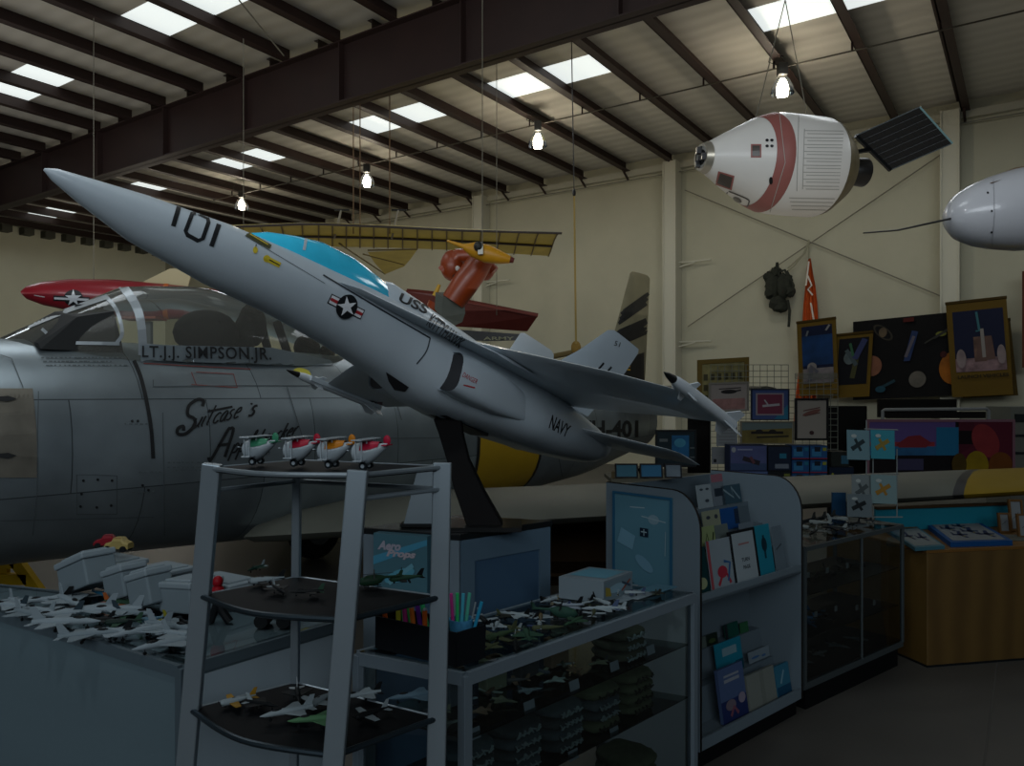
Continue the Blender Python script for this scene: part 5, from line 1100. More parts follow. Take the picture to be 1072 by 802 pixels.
m = MB(); k = p.y/F; m.prism([p+V((-16*k, 0, 0)), p+V((17*k, 0, 0)), p+V((26*k, .05, 64*k)), p+V((-2*k, .05, 60*k))], (0, .015, 0), mc('#7a858b', .5)); m.build('board', t, bevel=.002)
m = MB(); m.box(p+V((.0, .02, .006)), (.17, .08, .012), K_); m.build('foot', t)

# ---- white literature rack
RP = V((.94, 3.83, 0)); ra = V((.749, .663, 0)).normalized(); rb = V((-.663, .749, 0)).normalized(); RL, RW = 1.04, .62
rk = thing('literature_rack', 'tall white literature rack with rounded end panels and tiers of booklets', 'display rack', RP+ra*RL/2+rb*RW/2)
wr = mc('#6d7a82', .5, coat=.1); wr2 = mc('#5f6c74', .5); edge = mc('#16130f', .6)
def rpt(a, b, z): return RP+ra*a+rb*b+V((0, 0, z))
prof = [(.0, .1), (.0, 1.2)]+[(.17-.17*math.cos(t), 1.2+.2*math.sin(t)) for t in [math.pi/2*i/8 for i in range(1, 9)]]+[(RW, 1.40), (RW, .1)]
for a in (0, RL-.02):
    m = MB(); m.prism([rpt(a, b, z) for b, z in prof], ra*.02, wr); ep = m.build('end_panel', rk, label='white end panel with a rounded top corner')
    m = MB(); m.tube([rpt(a+.01, b, z) for b, z in prof[:-1]], .006, edge, 6); m.build('edge_trim', ep)
m = MB(); m.prism([rpt(.02, RW-.02, .1), rpt(RL-.02, RW-.02, .1), rpt(RL-.02, RW-.02, 1.38), rpt(.02, RW-.02, 1.38)], -rb*-.02, wr2); m.build('back_board', rk)
m = MB(); m.prism([rpt(.02, .03, .0), rpt(RL-.02, .03, .0), rpt(RL-.02, RW-.03, .0), rpt(.02, RW-.03, .0)], (0, 0, .1), kick); m.build('kick_base', rk)
m = MB(); m.prism([rpt(.02, 0, .1), rpt(RL-.02, 0, .1), rpt(RL-.02, .34, .1), rpt(.02, .34, .1)], (0, 0, .03), wr); m.prism([rpt(.02, 0, .13), rpt(RL-.02, 0, .13), rpt(RL-.02, .012, .13), rpt(.02, .012, .13)], (0, 0, .03), wr); m.build('lower_ledge', rk)
# stepped pockets low down, plain panel, then upper ledge and its tiers
for k, (b, z0, z1) in enumerate(((.15, .13, .3), (.24, .3, .45), (.33, .45, .88))):
    m = MB(); m.prism([rpt(.02, b, z0), rpt(RL-.02, b, z0), rpt(RL-.02, b+.03, z1), rpt(.02, b+.03, z1)], rb*.008, wr2); m.prism([rpt(.02, b+.03, z1), rpt(RL-.02, b+.03, z1), rpt(RL-.02, b+.1, z1), rpt(.02, b+.1, z1)], (0, 0, .006), wr2) if k < 2 else None; m.build('pocket_panel', rk)
m = MB(); m.prism([rpt(.02, 0, .84), rpt(RL-.02, 0, .84), rpt(RL-.02, .33, .84), rpt(.02, .33, .84)], (0, 0, .015), wr); m.prism([rpt(.02, 0, .84), rpt(RL-.02, 0, .84), rpt(RL-.02, .012, .84), rpt(.02, .012, .84)], (0, 0, .05), wr); m.build('upper_ledge', rk)
for k, (b, z0, z1) in enumerate(((.13, .855, .98), (.23, .98, 1.1), (.33, 1.1, 1.22))):
    m = MB(); m.prism([rpt(.02, b, z0), rpt(RL-.02, b, z0), rpt(RL-.02, b+.02, z1), rpt(.02, b+.02, z1)], rb*.006, wr2); m.prism([rpt(.02, b+.02, z1), rpt(RL-.02, b+.02, z1), rpt(RL-.02, b+.09, z1), rpt(.02, b+.09, z1)], (0, 0, .006), wr2); m.build('tier', rk)
def booklet(lab, px0, px1, pyb, pyt, b, zb, col, art=None, cat='booklet', name='booklet', thick=.006, dark=None):
    """standing on the ledge at height zb in tier b, leaning back; width and height read off the photo"""
    P = RP+rb*b; p0 = onplane(px0, pyb, P, rb); p1 = onplane(px1, pyb, P, rb); a0 = (p0-RP).dot(ra); a1 = (p1-RP).dot(ra); pt = onplane((px0+px1)/2, pyt, P, rb); h_ = max(.06, pt.z-zb)
    O = rpt(a0, b, zb); U = (V((0, 0, 1))+rb*.16).normalized(); f_ = Flat(O, ra, U, a1-a0, h_*1.02, .0006); t = thing(name, lab, cat, O+ra*(a1-a0)/2)
    f_.board(thick, mc(col, .5)); f_.mb.build('cover', t)
    f2 = Flat(O, ra, U, a1-a0, h_*1.02, .0006)
    for k_, a_ in (art or []):
        if k_ == 'r': f2.rect(*a_[:4], mc(a_[4], .5))
        elif k_ == 'd': f2.poly(disc2(a_[0], a_[1], a_[2], a_[3]), mc(a_[4], .5))
        elif k_ == 'l': f2.line(a_[0], a_[1], mc(a_[2], .5))
        elif k_ == 't': f2.text(a_[0], *a_[1:5], mc(a_[5], .5), bold=.02)
    if art: f2.mb.build('printed_cover', t)
z0 = .857
booklet('dark green tall booklet with a small white emblem, leftmost on the upper ledge', 731, 744, 618, 575, .05, z0, '#10393c', [('d', (.5, .25, .35, .12, '#9aa07a'))])
booklet('pale booklet with a red and blue figure on the upper ledge', 746, 771, 610, 566, .05, z0, '#8b969c', [('r', (0, 0, .1, 1, '#a04a50')), ('l', ([(.3, .1), (.6, .4), (.8, .1)], .02, '#a82f3c')), ('d', (.5, .35, .2, .12, '#a33040')), ('l', ([(.7, .15), (.85, .5), (.6, .55)], .015, '#2c5a8a'))])
booklet('white card in a black frame lettered in small type on the upper ledge', 770, 797, 602, 556, .05, z0, '#14181b', [('r', (.09, .05, .91, .95, '#98a2a6')), ('t', ('TURN', .35, .4, .65, .47, '#30363a')), ('t', ('PAGE', .38, .26, .64, .33, '#30363a')), ('r', (.3, .72, .7, .75, '#9a6a6a'))], name='framed_card', cat='card', thick=.012)
booklet('bright teal booklet with a dark arrow on the upper ledge', 797, 812, 597, 551, .05, z0, '#1f7f93', [('l', ([(.5, .8), (.5, .35)], .02, '#0f3a48')), ('d', (.5, .62, .18, .14, '#12303c'))])
booklet('faint pale booklet at the far end of the upper ledge', 814, 824, 588, 552, .05, z0, '#66737b', [('l', ([(.2, .5), (.8, .6)], .01, '#3f4a50'))])
booklet('yellow and green lettered booklet in the second tier', 738, 752, 580, 552, .15, .988, '#8d9a6a', [('l', ([(.1, .3), (.4, .8), (.6, .2), (.9, .8)], .012, '#1d2a14'))])
booklet('grey lettered leaflet behind the black framed card', 753, 766, 574, 550, .15, .988, '#66706c'); booklet('small pale leaflet in the second tier by the teal booklet', 778, 792, 568, 548, .15, .988, '#6c7780', [('l', ([(.1, .5), (.9, .5)], .015, '#8a5a66'))])
booklet('cream booklet showing small aircraft, leftmost in the third tier', 738, 756, 558, 535, .25, 1.108, '#8b8f78', [('d', (.3, .7, .12, .08, '#3a4048')), ('d', (.75, .7, .1, .1, '#3a4048'))]); booklet('deep blue booklet in the third tier', 757, 775, 556, 532, .25, 1.108, '#1a4a84', [('r', (.75, .2, 1, .9, '#223044'))]); booklet('grey leaflet at the right of the third tier', 776, 786, 552, 530, .25, 1.108, '#56636b')
booklet('white chart of dark silhouettes at the top left of the rack', 732, 747, 545, 508, .36, 1.228, '#8d989c', [('d', (.3, .8, .12, .05, '#39424a')), ('d', (.7, .8, .12, .05, '#39424a')), ('d', (.6, .3, .14, .07, '#39424a'))]); booklet('pink topped leaflet in the top tier', 748, 760, 540, 497, .36, 1.228, '#6d767d', [('r', (0, .75, 1, 1, '#93606a')), ('r', (.15, .3, .85, .55, '#26303a'))]); booklet('grey aerial photograph leaflet in the top tier', 757, 777, 538, 508, .36, 1.228, '#38505c', [('l', ([(.1, .8), (.6, .3), (.5, .9), (.9, .2)], .012, '#7a8d94'))])
zl = .135
booklet('large book with a photo of domes, front row near the rack bottom', 758, 784, 775, 700, .05, zl, '#4a5c80', [('r', (0, 0, 1, .4, '#24305c')), ('r', (.2, .72, .8, .78, '#8a8f98')), ('r', (.2, .82, .8, .86, '#8a8f98')), ('d', (.35, .3, .2, .1, '#70646e')), ('d', (.8, .35, .14, .1, '#8a8090')), ('l', ([(.3, .1), (.45, .25), (.6, .1)], .02, '#7a4a5a'))], name='book', cat='book', thick=.02)
booklet('plain cream book in the front row near the rack bottom', 786, 814, 750, 704, .05, zl, '#7b7f78', [('r', (.45, 0, .6, 1, '#72766f'))], name='book', cat='book', thick=.02)
booklet('pale blue book at the right of the lower front row', 815, 829, 738, 697, .05, zl, '#356f86', [('r', (0, 0, 1, .3, '#1d4a66')), ('l', ([(.3, .4), (.6, .8)], .015, '#7aa0ae'))], name='book', cat='book', thick=.015)
booklet('teal book with a white title block in the lower rack', 752, 779, 720, 672, .19, .31, '#1b7a90', [('r', (.25, .55, .8, .8, '#7a9aa4')), ('r', (.7, 0, 1, .3, '#0f4456'))], name='book', cat='book'); booklet('white and blue spotted booklet behind the cream book', 785, 806, 700, 680, .19, .31, '#77848c', [('d', (.3, .4, .2, .1, '#3a5f8a')), ('d', (.7, .3, .1, .1, '#3a5f8a'))])
booklet('dark photo book in the rear row of the lower rack', 740, 752, 700, 665, .28, .455, '#1c2a22', [('d', (.5, .4, .3, .2, '#3f5030'))], name='book', cat='book'); booklet('deep green book in the rear row of the lower rack', 760, 774, 690, 653, .28, .455, '#144a40', [('r', (0, 0, .2, 1, '#20242a'))], name='book', cat='book'); booklet('small green leaflet at the right of the rear row', 776, 784, 692, 675, .28, .455, '#2d5c3c')
booklet('grey leaflet tucked at the left of the lower rack', 735, 741, 705, 672, .28, .455, '#59645e')
# poster frame on the near end panel
pf = -ra; O = onplane(642, 610, RP-ra*.008, ra); O1 = onplane(703, 612, RP-ra*.008, ra); O.z = min(O.z, O1.z); hh_ = onplane(645, 514, RP-ra*.008, ra).z-O.z
t = thing('framed_poster', 'light blue framed poster of medals fixed to the near end of the white rack', 'poster', O+(O1-O)/2)
f_ = Flat(O, -rb, (0, 0, 1), (O1-O).length, hh_, .001); f_.board(.004, mc('#56808f', .4)); f_.mb.build('sheet', t)
m = MB(); f_.frame(.012, .008, mc('#2c5c78', .4), m); m.build('frame', t)
f_.mb = MB(); lw = mc('#8fa5ad', .5); f_.line([(.3, .85), (.55, .86)], .006, lw); f_.poly(disc2(.7, .75, .09, .05), mc('#7b95a0', .5)); f_.line([(.5, .77), (.9, .74)], .006, lw); f_.poly([(.15, .62), (.4, .55), (.35, .4), (.08, .46)], mc('#6f98aa', .5)); f_.poly(disc2(.55, .28, .16, .06, rot=-.4), mc('#6b93a6', .5))
f_.poly([(.48, .56), (.62, .56), (.62, .65), (.48, .65)], mc('#142434', .5)); f_.line([(.55, .57), (.55, .64)], .006, lw); f_.line([(.5, .61), (.6, .61)], .006, lw); f_.line([(.9, .4), (.91, .65)], .004, lw); f_.mb.build('artwork', t)
# frames standing on the rack top at the rear left
for i, (x0, x1, y0, y1, c_) in enumerate(((644, 668, 504, 493, '#3c6f80'), (670, 694, 505, 492, '#2f6f92'), (696, 714, 506, 490, '#6d7a82'))):
    d = 4.5; O = at(x0, y0, d); O.z = 1.402; t = thing('small_frame', ('small black framed print on the rack top, leftmost', 'small black framed blue print on the rack top', 'small black framed white card on the rack top')[i], 'picture frame', O+V(((x1-x0)/F*d/2, 0, 0)), 'frames on the white rack')
    f_ = Flat(O, (1, 0, 0), (0, .2, 1), (x1-x0)/F*d, .085, .001); f_.rect(.05, .05, .95, .95, mc(c_, .5)); f_.board(.01, K_); f_.mb.build('print', t); m = MB(); f_.frame(.008, .008, K_, m); m.build('frame', t)
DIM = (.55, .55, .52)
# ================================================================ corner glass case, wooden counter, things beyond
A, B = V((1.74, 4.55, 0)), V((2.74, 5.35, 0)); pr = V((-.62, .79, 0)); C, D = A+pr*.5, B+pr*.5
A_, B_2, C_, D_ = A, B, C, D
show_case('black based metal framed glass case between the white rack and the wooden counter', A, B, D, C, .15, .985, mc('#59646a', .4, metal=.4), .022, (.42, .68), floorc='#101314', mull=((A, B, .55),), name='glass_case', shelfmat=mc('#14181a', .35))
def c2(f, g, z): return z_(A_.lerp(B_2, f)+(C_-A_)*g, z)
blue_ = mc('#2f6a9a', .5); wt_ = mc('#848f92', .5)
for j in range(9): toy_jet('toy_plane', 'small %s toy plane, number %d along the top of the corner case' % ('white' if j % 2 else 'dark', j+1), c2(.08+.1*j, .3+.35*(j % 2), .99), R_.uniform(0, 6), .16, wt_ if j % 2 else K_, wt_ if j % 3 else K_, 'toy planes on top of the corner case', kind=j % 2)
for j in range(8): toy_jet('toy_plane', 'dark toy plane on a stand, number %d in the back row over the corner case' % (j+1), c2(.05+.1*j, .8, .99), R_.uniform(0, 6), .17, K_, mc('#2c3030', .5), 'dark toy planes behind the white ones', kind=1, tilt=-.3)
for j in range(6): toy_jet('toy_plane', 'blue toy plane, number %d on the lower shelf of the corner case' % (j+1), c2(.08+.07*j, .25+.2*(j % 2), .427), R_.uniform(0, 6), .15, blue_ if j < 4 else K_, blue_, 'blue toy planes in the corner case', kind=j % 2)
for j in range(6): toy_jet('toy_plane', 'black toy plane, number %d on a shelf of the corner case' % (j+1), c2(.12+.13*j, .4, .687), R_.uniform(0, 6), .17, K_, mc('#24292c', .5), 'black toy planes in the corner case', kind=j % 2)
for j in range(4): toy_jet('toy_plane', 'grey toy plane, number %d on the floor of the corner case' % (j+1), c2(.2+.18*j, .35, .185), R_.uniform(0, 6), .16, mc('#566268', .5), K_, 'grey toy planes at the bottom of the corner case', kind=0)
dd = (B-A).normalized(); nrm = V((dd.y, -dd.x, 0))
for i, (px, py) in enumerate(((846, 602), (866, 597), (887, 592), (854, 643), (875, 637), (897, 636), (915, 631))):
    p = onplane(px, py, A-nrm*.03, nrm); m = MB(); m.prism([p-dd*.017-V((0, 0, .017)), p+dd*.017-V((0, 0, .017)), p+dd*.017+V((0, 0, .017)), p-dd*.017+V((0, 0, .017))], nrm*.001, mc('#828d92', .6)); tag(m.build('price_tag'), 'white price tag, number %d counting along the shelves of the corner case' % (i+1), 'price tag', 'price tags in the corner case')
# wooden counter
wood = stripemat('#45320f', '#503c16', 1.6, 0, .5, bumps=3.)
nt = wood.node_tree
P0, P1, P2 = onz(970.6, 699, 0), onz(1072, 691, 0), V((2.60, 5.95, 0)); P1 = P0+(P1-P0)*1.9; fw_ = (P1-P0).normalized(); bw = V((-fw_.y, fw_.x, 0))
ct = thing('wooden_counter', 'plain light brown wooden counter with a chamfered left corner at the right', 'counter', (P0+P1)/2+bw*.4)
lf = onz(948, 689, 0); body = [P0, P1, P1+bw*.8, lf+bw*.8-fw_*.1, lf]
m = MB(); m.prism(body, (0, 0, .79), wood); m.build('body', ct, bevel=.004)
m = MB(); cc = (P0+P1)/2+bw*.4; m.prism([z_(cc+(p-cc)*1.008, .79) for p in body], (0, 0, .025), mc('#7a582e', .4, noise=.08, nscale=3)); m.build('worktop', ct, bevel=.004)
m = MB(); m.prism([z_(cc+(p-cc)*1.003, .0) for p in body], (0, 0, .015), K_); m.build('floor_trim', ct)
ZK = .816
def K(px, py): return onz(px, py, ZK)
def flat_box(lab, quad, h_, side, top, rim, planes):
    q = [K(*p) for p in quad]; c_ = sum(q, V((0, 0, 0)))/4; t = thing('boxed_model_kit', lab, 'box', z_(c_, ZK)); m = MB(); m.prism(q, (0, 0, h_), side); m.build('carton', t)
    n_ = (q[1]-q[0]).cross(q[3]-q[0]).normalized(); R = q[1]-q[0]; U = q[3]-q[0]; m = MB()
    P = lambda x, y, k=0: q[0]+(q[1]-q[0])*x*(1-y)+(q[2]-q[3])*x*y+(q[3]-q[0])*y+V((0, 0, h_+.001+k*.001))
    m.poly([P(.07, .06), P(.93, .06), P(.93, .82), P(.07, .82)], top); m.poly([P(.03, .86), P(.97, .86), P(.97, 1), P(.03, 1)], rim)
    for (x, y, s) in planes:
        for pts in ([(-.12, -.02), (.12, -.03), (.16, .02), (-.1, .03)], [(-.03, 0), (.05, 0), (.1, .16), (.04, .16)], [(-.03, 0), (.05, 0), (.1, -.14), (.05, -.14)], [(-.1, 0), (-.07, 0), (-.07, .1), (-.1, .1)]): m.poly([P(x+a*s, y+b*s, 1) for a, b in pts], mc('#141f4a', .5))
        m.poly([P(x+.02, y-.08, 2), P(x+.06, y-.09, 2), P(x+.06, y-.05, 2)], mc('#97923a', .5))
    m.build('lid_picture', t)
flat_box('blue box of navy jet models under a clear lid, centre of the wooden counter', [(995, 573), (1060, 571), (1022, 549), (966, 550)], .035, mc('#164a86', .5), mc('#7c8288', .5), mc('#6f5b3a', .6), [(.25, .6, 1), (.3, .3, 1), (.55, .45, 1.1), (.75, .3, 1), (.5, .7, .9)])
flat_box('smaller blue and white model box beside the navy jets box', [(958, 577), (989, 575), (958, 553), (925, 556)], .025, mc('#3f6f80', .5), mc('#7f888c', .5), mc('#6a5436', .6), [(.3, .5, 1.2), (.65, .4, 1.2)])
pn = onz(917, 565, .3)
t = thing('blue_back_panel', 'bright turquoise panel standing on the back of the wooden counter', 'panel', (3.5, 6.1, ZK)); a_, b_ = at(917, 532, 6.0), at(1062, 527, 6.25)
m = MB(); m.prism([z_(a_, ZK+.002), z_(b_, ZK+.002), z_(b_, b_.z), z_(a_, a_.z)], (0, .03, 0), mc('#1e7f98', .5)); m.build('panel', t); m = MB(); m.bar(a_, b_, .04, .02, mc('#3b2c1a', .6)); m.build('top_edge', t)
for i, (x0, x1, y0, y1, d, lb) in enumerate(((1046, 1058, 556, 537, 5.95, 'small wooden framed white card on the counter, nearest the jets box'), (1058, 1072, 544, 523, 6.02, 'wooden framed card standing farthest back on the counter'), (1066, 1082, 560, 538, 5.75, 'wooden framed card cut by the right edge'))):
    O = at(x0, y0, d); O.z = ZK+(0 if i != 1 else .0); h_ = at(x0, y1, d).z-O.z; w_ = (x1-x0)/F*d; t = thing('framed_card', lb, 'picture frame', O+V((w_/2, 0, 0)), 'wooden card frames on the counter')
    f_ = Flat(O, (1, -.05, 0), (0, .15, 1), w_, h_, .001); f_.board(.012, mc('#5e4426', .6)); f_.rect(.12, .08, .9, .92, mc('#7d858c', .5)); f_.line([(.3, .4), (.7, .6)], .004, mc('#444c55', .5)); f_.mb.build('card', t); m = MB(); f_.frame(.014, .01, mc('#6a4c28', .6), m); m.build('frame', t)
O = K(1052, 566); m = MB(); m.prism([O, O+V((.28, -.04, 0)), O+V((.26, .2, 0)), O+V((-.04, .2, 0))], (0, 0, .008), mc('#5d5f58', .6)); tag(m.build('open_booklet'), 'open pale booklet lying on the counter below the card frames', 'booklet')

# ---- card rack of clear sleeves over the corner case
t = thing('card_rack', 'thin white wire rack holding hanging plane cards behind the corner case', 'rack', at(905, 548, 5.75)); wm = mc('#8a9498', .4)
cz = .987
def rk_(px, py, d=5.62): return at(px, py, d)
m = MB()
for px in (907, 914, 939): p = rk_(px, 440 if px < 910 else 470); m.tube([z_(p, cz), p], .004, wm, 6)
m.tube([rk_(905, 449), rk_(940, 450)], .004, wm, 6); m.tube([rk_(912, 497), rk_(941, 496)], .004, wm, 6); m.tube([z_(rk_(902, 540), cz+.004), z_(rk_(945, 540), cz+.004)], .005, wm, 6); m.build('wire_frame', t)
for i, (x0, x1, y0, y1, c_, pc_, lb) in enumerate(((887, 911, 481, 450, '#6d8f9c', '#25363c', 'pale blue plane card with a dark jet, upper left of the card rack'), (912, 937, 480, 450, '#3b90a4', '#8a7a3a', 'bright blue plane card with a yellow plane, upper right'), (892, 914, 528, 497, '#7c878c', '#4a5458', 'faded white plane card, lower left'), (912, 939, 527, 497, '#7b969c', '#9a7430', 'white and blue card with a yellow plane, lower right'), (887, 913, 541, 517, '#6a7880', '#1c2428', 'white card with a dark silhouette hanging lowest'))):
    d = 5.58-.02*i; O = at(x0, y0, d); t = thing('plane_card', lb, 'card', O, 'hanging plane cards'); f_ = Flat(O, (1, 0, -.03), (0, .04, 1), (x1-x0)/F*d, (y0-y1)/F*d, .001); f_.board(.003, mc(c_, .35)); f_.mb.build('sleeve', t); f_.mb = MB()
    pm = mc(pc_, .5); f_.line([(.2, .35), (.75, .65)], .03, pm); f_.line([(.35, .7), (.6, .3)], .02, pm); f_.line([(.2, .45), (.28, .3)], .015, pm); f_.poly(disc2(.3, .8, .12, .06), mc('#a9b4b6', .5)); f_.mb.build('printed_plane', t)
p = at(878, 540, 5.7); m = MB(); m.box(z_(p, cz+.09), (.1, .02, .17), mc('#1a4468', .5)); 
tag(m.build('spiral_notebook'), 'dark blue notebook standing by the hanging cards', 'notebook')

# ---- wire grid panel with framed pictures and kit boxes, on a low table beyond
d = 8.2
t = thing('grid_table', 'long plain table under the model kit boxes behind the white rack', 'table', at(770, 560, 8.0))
zt = at(700, 500, 8.2).z
m = MB(); a_, b_ = at(640, 500, 8.05), at(900, 500, 8.05); m.prism([z_(a_, zt-.04), z_(b_, zt-.04), z_(b_, zt-.04)+V((.1, .62, 0)), z_(a_, zt-.04)+V((0, .62, 0))], (0, 0, .04), mc('#66665c', .6)); m.build('tabletop', t)
for p in (a_+V((.08, .08, 0)), b_+V((-.08, .08, 0)), a_+V((.08, .55, 0)), b_+V((-.05, .55, 0))): m = MB(); m.box(z_(p, (zt-.04)/2), (.05, .05, zt-.04), K_); m.build('leg', t)
m = MB()
t = thing('wire_grid_panel', 'white wire grid panel carrying framed pictures in front of the back wall', 'grid panel', at(810, 500, 8.45)); gw = mc('#7b7f76', .5)
x0, x1 = at(744, 500, 8.45).x, at(877, 500, 8.45).x; z1_ = at(744, 382, 8.45).z
for k in range(19): x = lerp(x0, x1, k/18); m.tube([(x, 8.45, zt+.004), (x, 8.45, z1_-(.15 if k > 11 else 0))], .0035, gw, 5)
for k in range(19): z = lerp(zt+.02, z1_, k/18); m.tube([(x0, 8.446, z), (x1 if z < z1_-.15 else lerp(x0, x1, 11/18), 8.446, z)], .0035, gw, 5)
m.build('mesh_wire', t)
m = MB()
for k in range(6): x = lerp(at(833, 1, 8.45).x, x1, k/5); m.tube([(x, 8.47, z1_-.15), (x, 8.47, at(1, 391, 8.45).z)], .0035, gw, 5)
for k in range(5): z = lerp(z1_-.15, at(1, 391, 8.45).z, k/4); m.tube([(at(833, 1, 8.45).x, 8.466, z), (x1, 8.466, z)], .0035, gw, 5)
m.build('upper_mesh', t)
def pic(name, lab, x0, x1, yb, yt, dd_, fc, fwid, arts, sk_=-.0, group=None, lean=0, mat_='#8a8c88', cat='picture frame', slope=.0, back=True):
    O = at(x0, yb, dd_); w_ = (x1-x0)/F*dd_; h_ = (yb-yt)/F*dd_; t = thing(name, lab, cat, O+V((w_/2, 0, 0)), group)
    R = V((1, -sk_, slope)); f_ = Flat(O, R, (0, lean, 1), w_, h_, .0015 if dd_ < 12 else .004); f_.board(.015 if back else .004, mc(mat_, .6)); f_.mb.build('sheet' if not fwid else 'backing', t)
    if fwid: m = MB(); f_.frame(fwid, .015, mc(fc, .5), m); m.build('frame', t)
    f_.mb = MB()
    for k_, a_ in arts:
        if k_ == 'r': f_.rect(*a_[:4], mc(a_[4], .55))
        elif k_ == 'n': f_.rect(*a_[:4], mc(a_[4], .55, noise=.35, nscale=a_[5]))
        elif k_ == 'd': f_.poly(disc2(a_[0], a_[1], a_[2], a_[3], rot=a_[5] if len(a_) > 5 else 0), mc(a_[4], .55, noise=.15, nscale=6))
        elif k_ == 'l': f_.line(a_[0], a_[1], mc(a_[2], .5))
        elif k_ == 'p': f_.poly(a_[0], mc(a_[1], .55))
        elif k_ == 't': f_.text(a_[0], *a_[1:5], mc(a_[5], .5), bold=.03)
    if arts: f_.mb.build('artwork', t)
    return t
pic('framed_chart', 'tan framed chart of rows of small drawings, highest on the wire grid', 730, 784, 432, 377, 8.52, '#6f5a22', .05, [('n', (.08, .08, .92, .92, '#8a8256', 9))]+[('r', (.12+.13*i, .2+.2*j, .2+.13*i, .32+.2*j, '#4a4630')) for i in range(6) for j in range(3)], slope=.06, mat_='#807640')
pic('framed_picture', 'white framed picture of a dark helicopter over pink ground on the grid', 742, 784, 432, 401, 8.4, '#7c7870', .02, [('r', (.05, .05, .95, .95, '#8f8784')), ('n', (.1, .08, .9, .45, '#8f6a68', 8)), ('d', (.5, .68, .2, .07, '#1e1c1c')), ('l', ([(.25, .78), (.8, .8)], .01, '#1e1c1c')), ('l', ([(.6, .68), (.8, .72)], .015, '#1e1c1c'))], slope=.04)
pic('framed_picture', 'blue matted picture of a white jet in a red sky on the grid', 786, 826, 440, 407, 8.38, '#101a30', .012, [('r', (.03, .03, .97, .97, '#3a4a78')), ('p', ([(.6, .03), (.97, .03), (.97, .5)], '#2a6a88')), ('r', (.13, .16, .86, .86, '#8a8088')), ('r', (.17, .2, .82, .82, '#6a2f44')), ('l', ([(.3, .45), (.75, .5)], .025, '#9a98a0')), ('l', ([(.35, .65), (.45, .48)], .015, '#9a98a0'))])
pic('framed_picture', 'wide picture of dark propeller planes on a tan field on the grid', 775, 831, 465, 441, 8.38, '#7a7464', .012, [('n', (.03, .03, .97, .97, '#6b6032', 6)), ('p', ([(.03, .6), (.97, .7), (.97, .97), (.03, .97)], '#5c6a6a')), ('l', ([(.2, .5), (.8, .5)], .03, '#1f1b17')), ('d', (.35, .55, .07, .09, '#1f1b17')), ('d', (.6, .55, .07, .09, '#1f1b17')), ('l', ([(.3, .3), (.9, .35)], .02, '#2f2a1c'))])
pic('framed_picture', 'black framed white sheet with a pale red plane sketch on the grid', 832, 867, 461, 417, 8.36, '#0d0e0e', .022, [('r', (.05, .05, .95, .95, '#8c8680')), ('d', (.5, .66, .28, .05, '#6f4a44', .25)), ('l', ([(.25, .7), (.75, .78)], .012, '#5c3c38')), ('l', ([(.3, .58), (.75, .66)], .012, '#5c3c38')), ('d', (.5, .18, .07, .05, '#3a2426'))])
pic('notice_sheet', 'long typed notice sheet clipped to the grid', 750, 772, 467, 439, 8.38, '', 0, [('r', (.1, .1+.12*i, .9, .13+.12*i, '#686c70')) for i in range(7)], mat_='#7b8086', cat='notice', back=False)
pic('notice_sheet', 'lower typed notice sheet with a small black square', 745, 765, 486, 468, 8.37, '', 0, [('r', (.1, .1, .25, .3, '#1c2024')), ('r', (.3, .5, .9, .53, '#6c7074')), ('r', (.3, .7, .9, .73, '#6c7074'))], mat_='#73787e', cat='notice', back=False)
# stacked model kit boxes on the table
def kit(lab, x0, x1, yb, yt, dd_, side, front, arts, lg='model kit boxes on the table'):
    O = at(x0, yb, dd_); w_ = (x1-x0)/F*dd_; h_ = (yb-yt)/F*dd_
    t = thing('model_kit_box', lab, 'box', O+V((w_/2, .1, 0)), lg); m = MB(); m.prism([O, O+V((w_, 0, 0)), O+V((w_, 0, h_)), O+V((0, 0, h_))], (0, .2, 0), mc(side, .5)); m.build('carton', t)
    f_ = Flat(O-V((0, .001, 0)), (1, 0, 0), (0, 0, 1), w_, h_, .0012); f_.rect(.02, .04, .98, .96, mc(front, .45, noise=.15, nscale=6))
    for k_, a_ in arts:
        if k_ == 'r': f_.rect(*a_[:4], mc(a_[4], .5))
        elif k_ == 'l': f_.line(a_[0], a_[1], mc(a_[2], .5))
        elif k_ == 'd': f_.poly(disc2(a_[0], a_[1], a_[2], a_[3]), mc(a_[4], .5))
    f_.mb.build('printed_front', t)
dk_ = 8.12
zz = [505.5, 500, 494, 480.5, 467]
kit('pale blue kit box lying under the large jet box', 764, 804, 500, 493.5, dk_, '#2c3a60', '#4a5c86', [('d', (.1, .5, .04, .3, '#8a9098'))])
kit('large violet blue kit box showing a jet in flight', 764, 803, 493.3, 466, dk_, '#232c4a', '#4a527e', [('r', (.02, .04, .98, .3, '#35486c')), ('l', ([(.35, .5), (.8, .3)], .05, '#28242e')), ('l', ([(.55, .55), (.65, .3)], .03, '#5c3a44')), ('d', (.1, .82, .06, .1, '#8f949c')), ('r', (.2, .8, .6, .86, '#7a80a0'))])
kit('dark navy kit box between the jet box and the blue stack', 804, 828, 493, 467, dk_, '#0b121e', '#152238', [('r', (.5, .5, .8, .7, '#1f6a86')), ('r', (.3, .1, .9, .28, '#6a7484'))]); kit('black kit box under the navy one', 804, 828, 500, 493.3, dk_, '#0b0f14', '#12171c', [('r', (.7, .2, .95, .6, '#6a7030'))])
nm = ('bottom', 'middle', 'top')
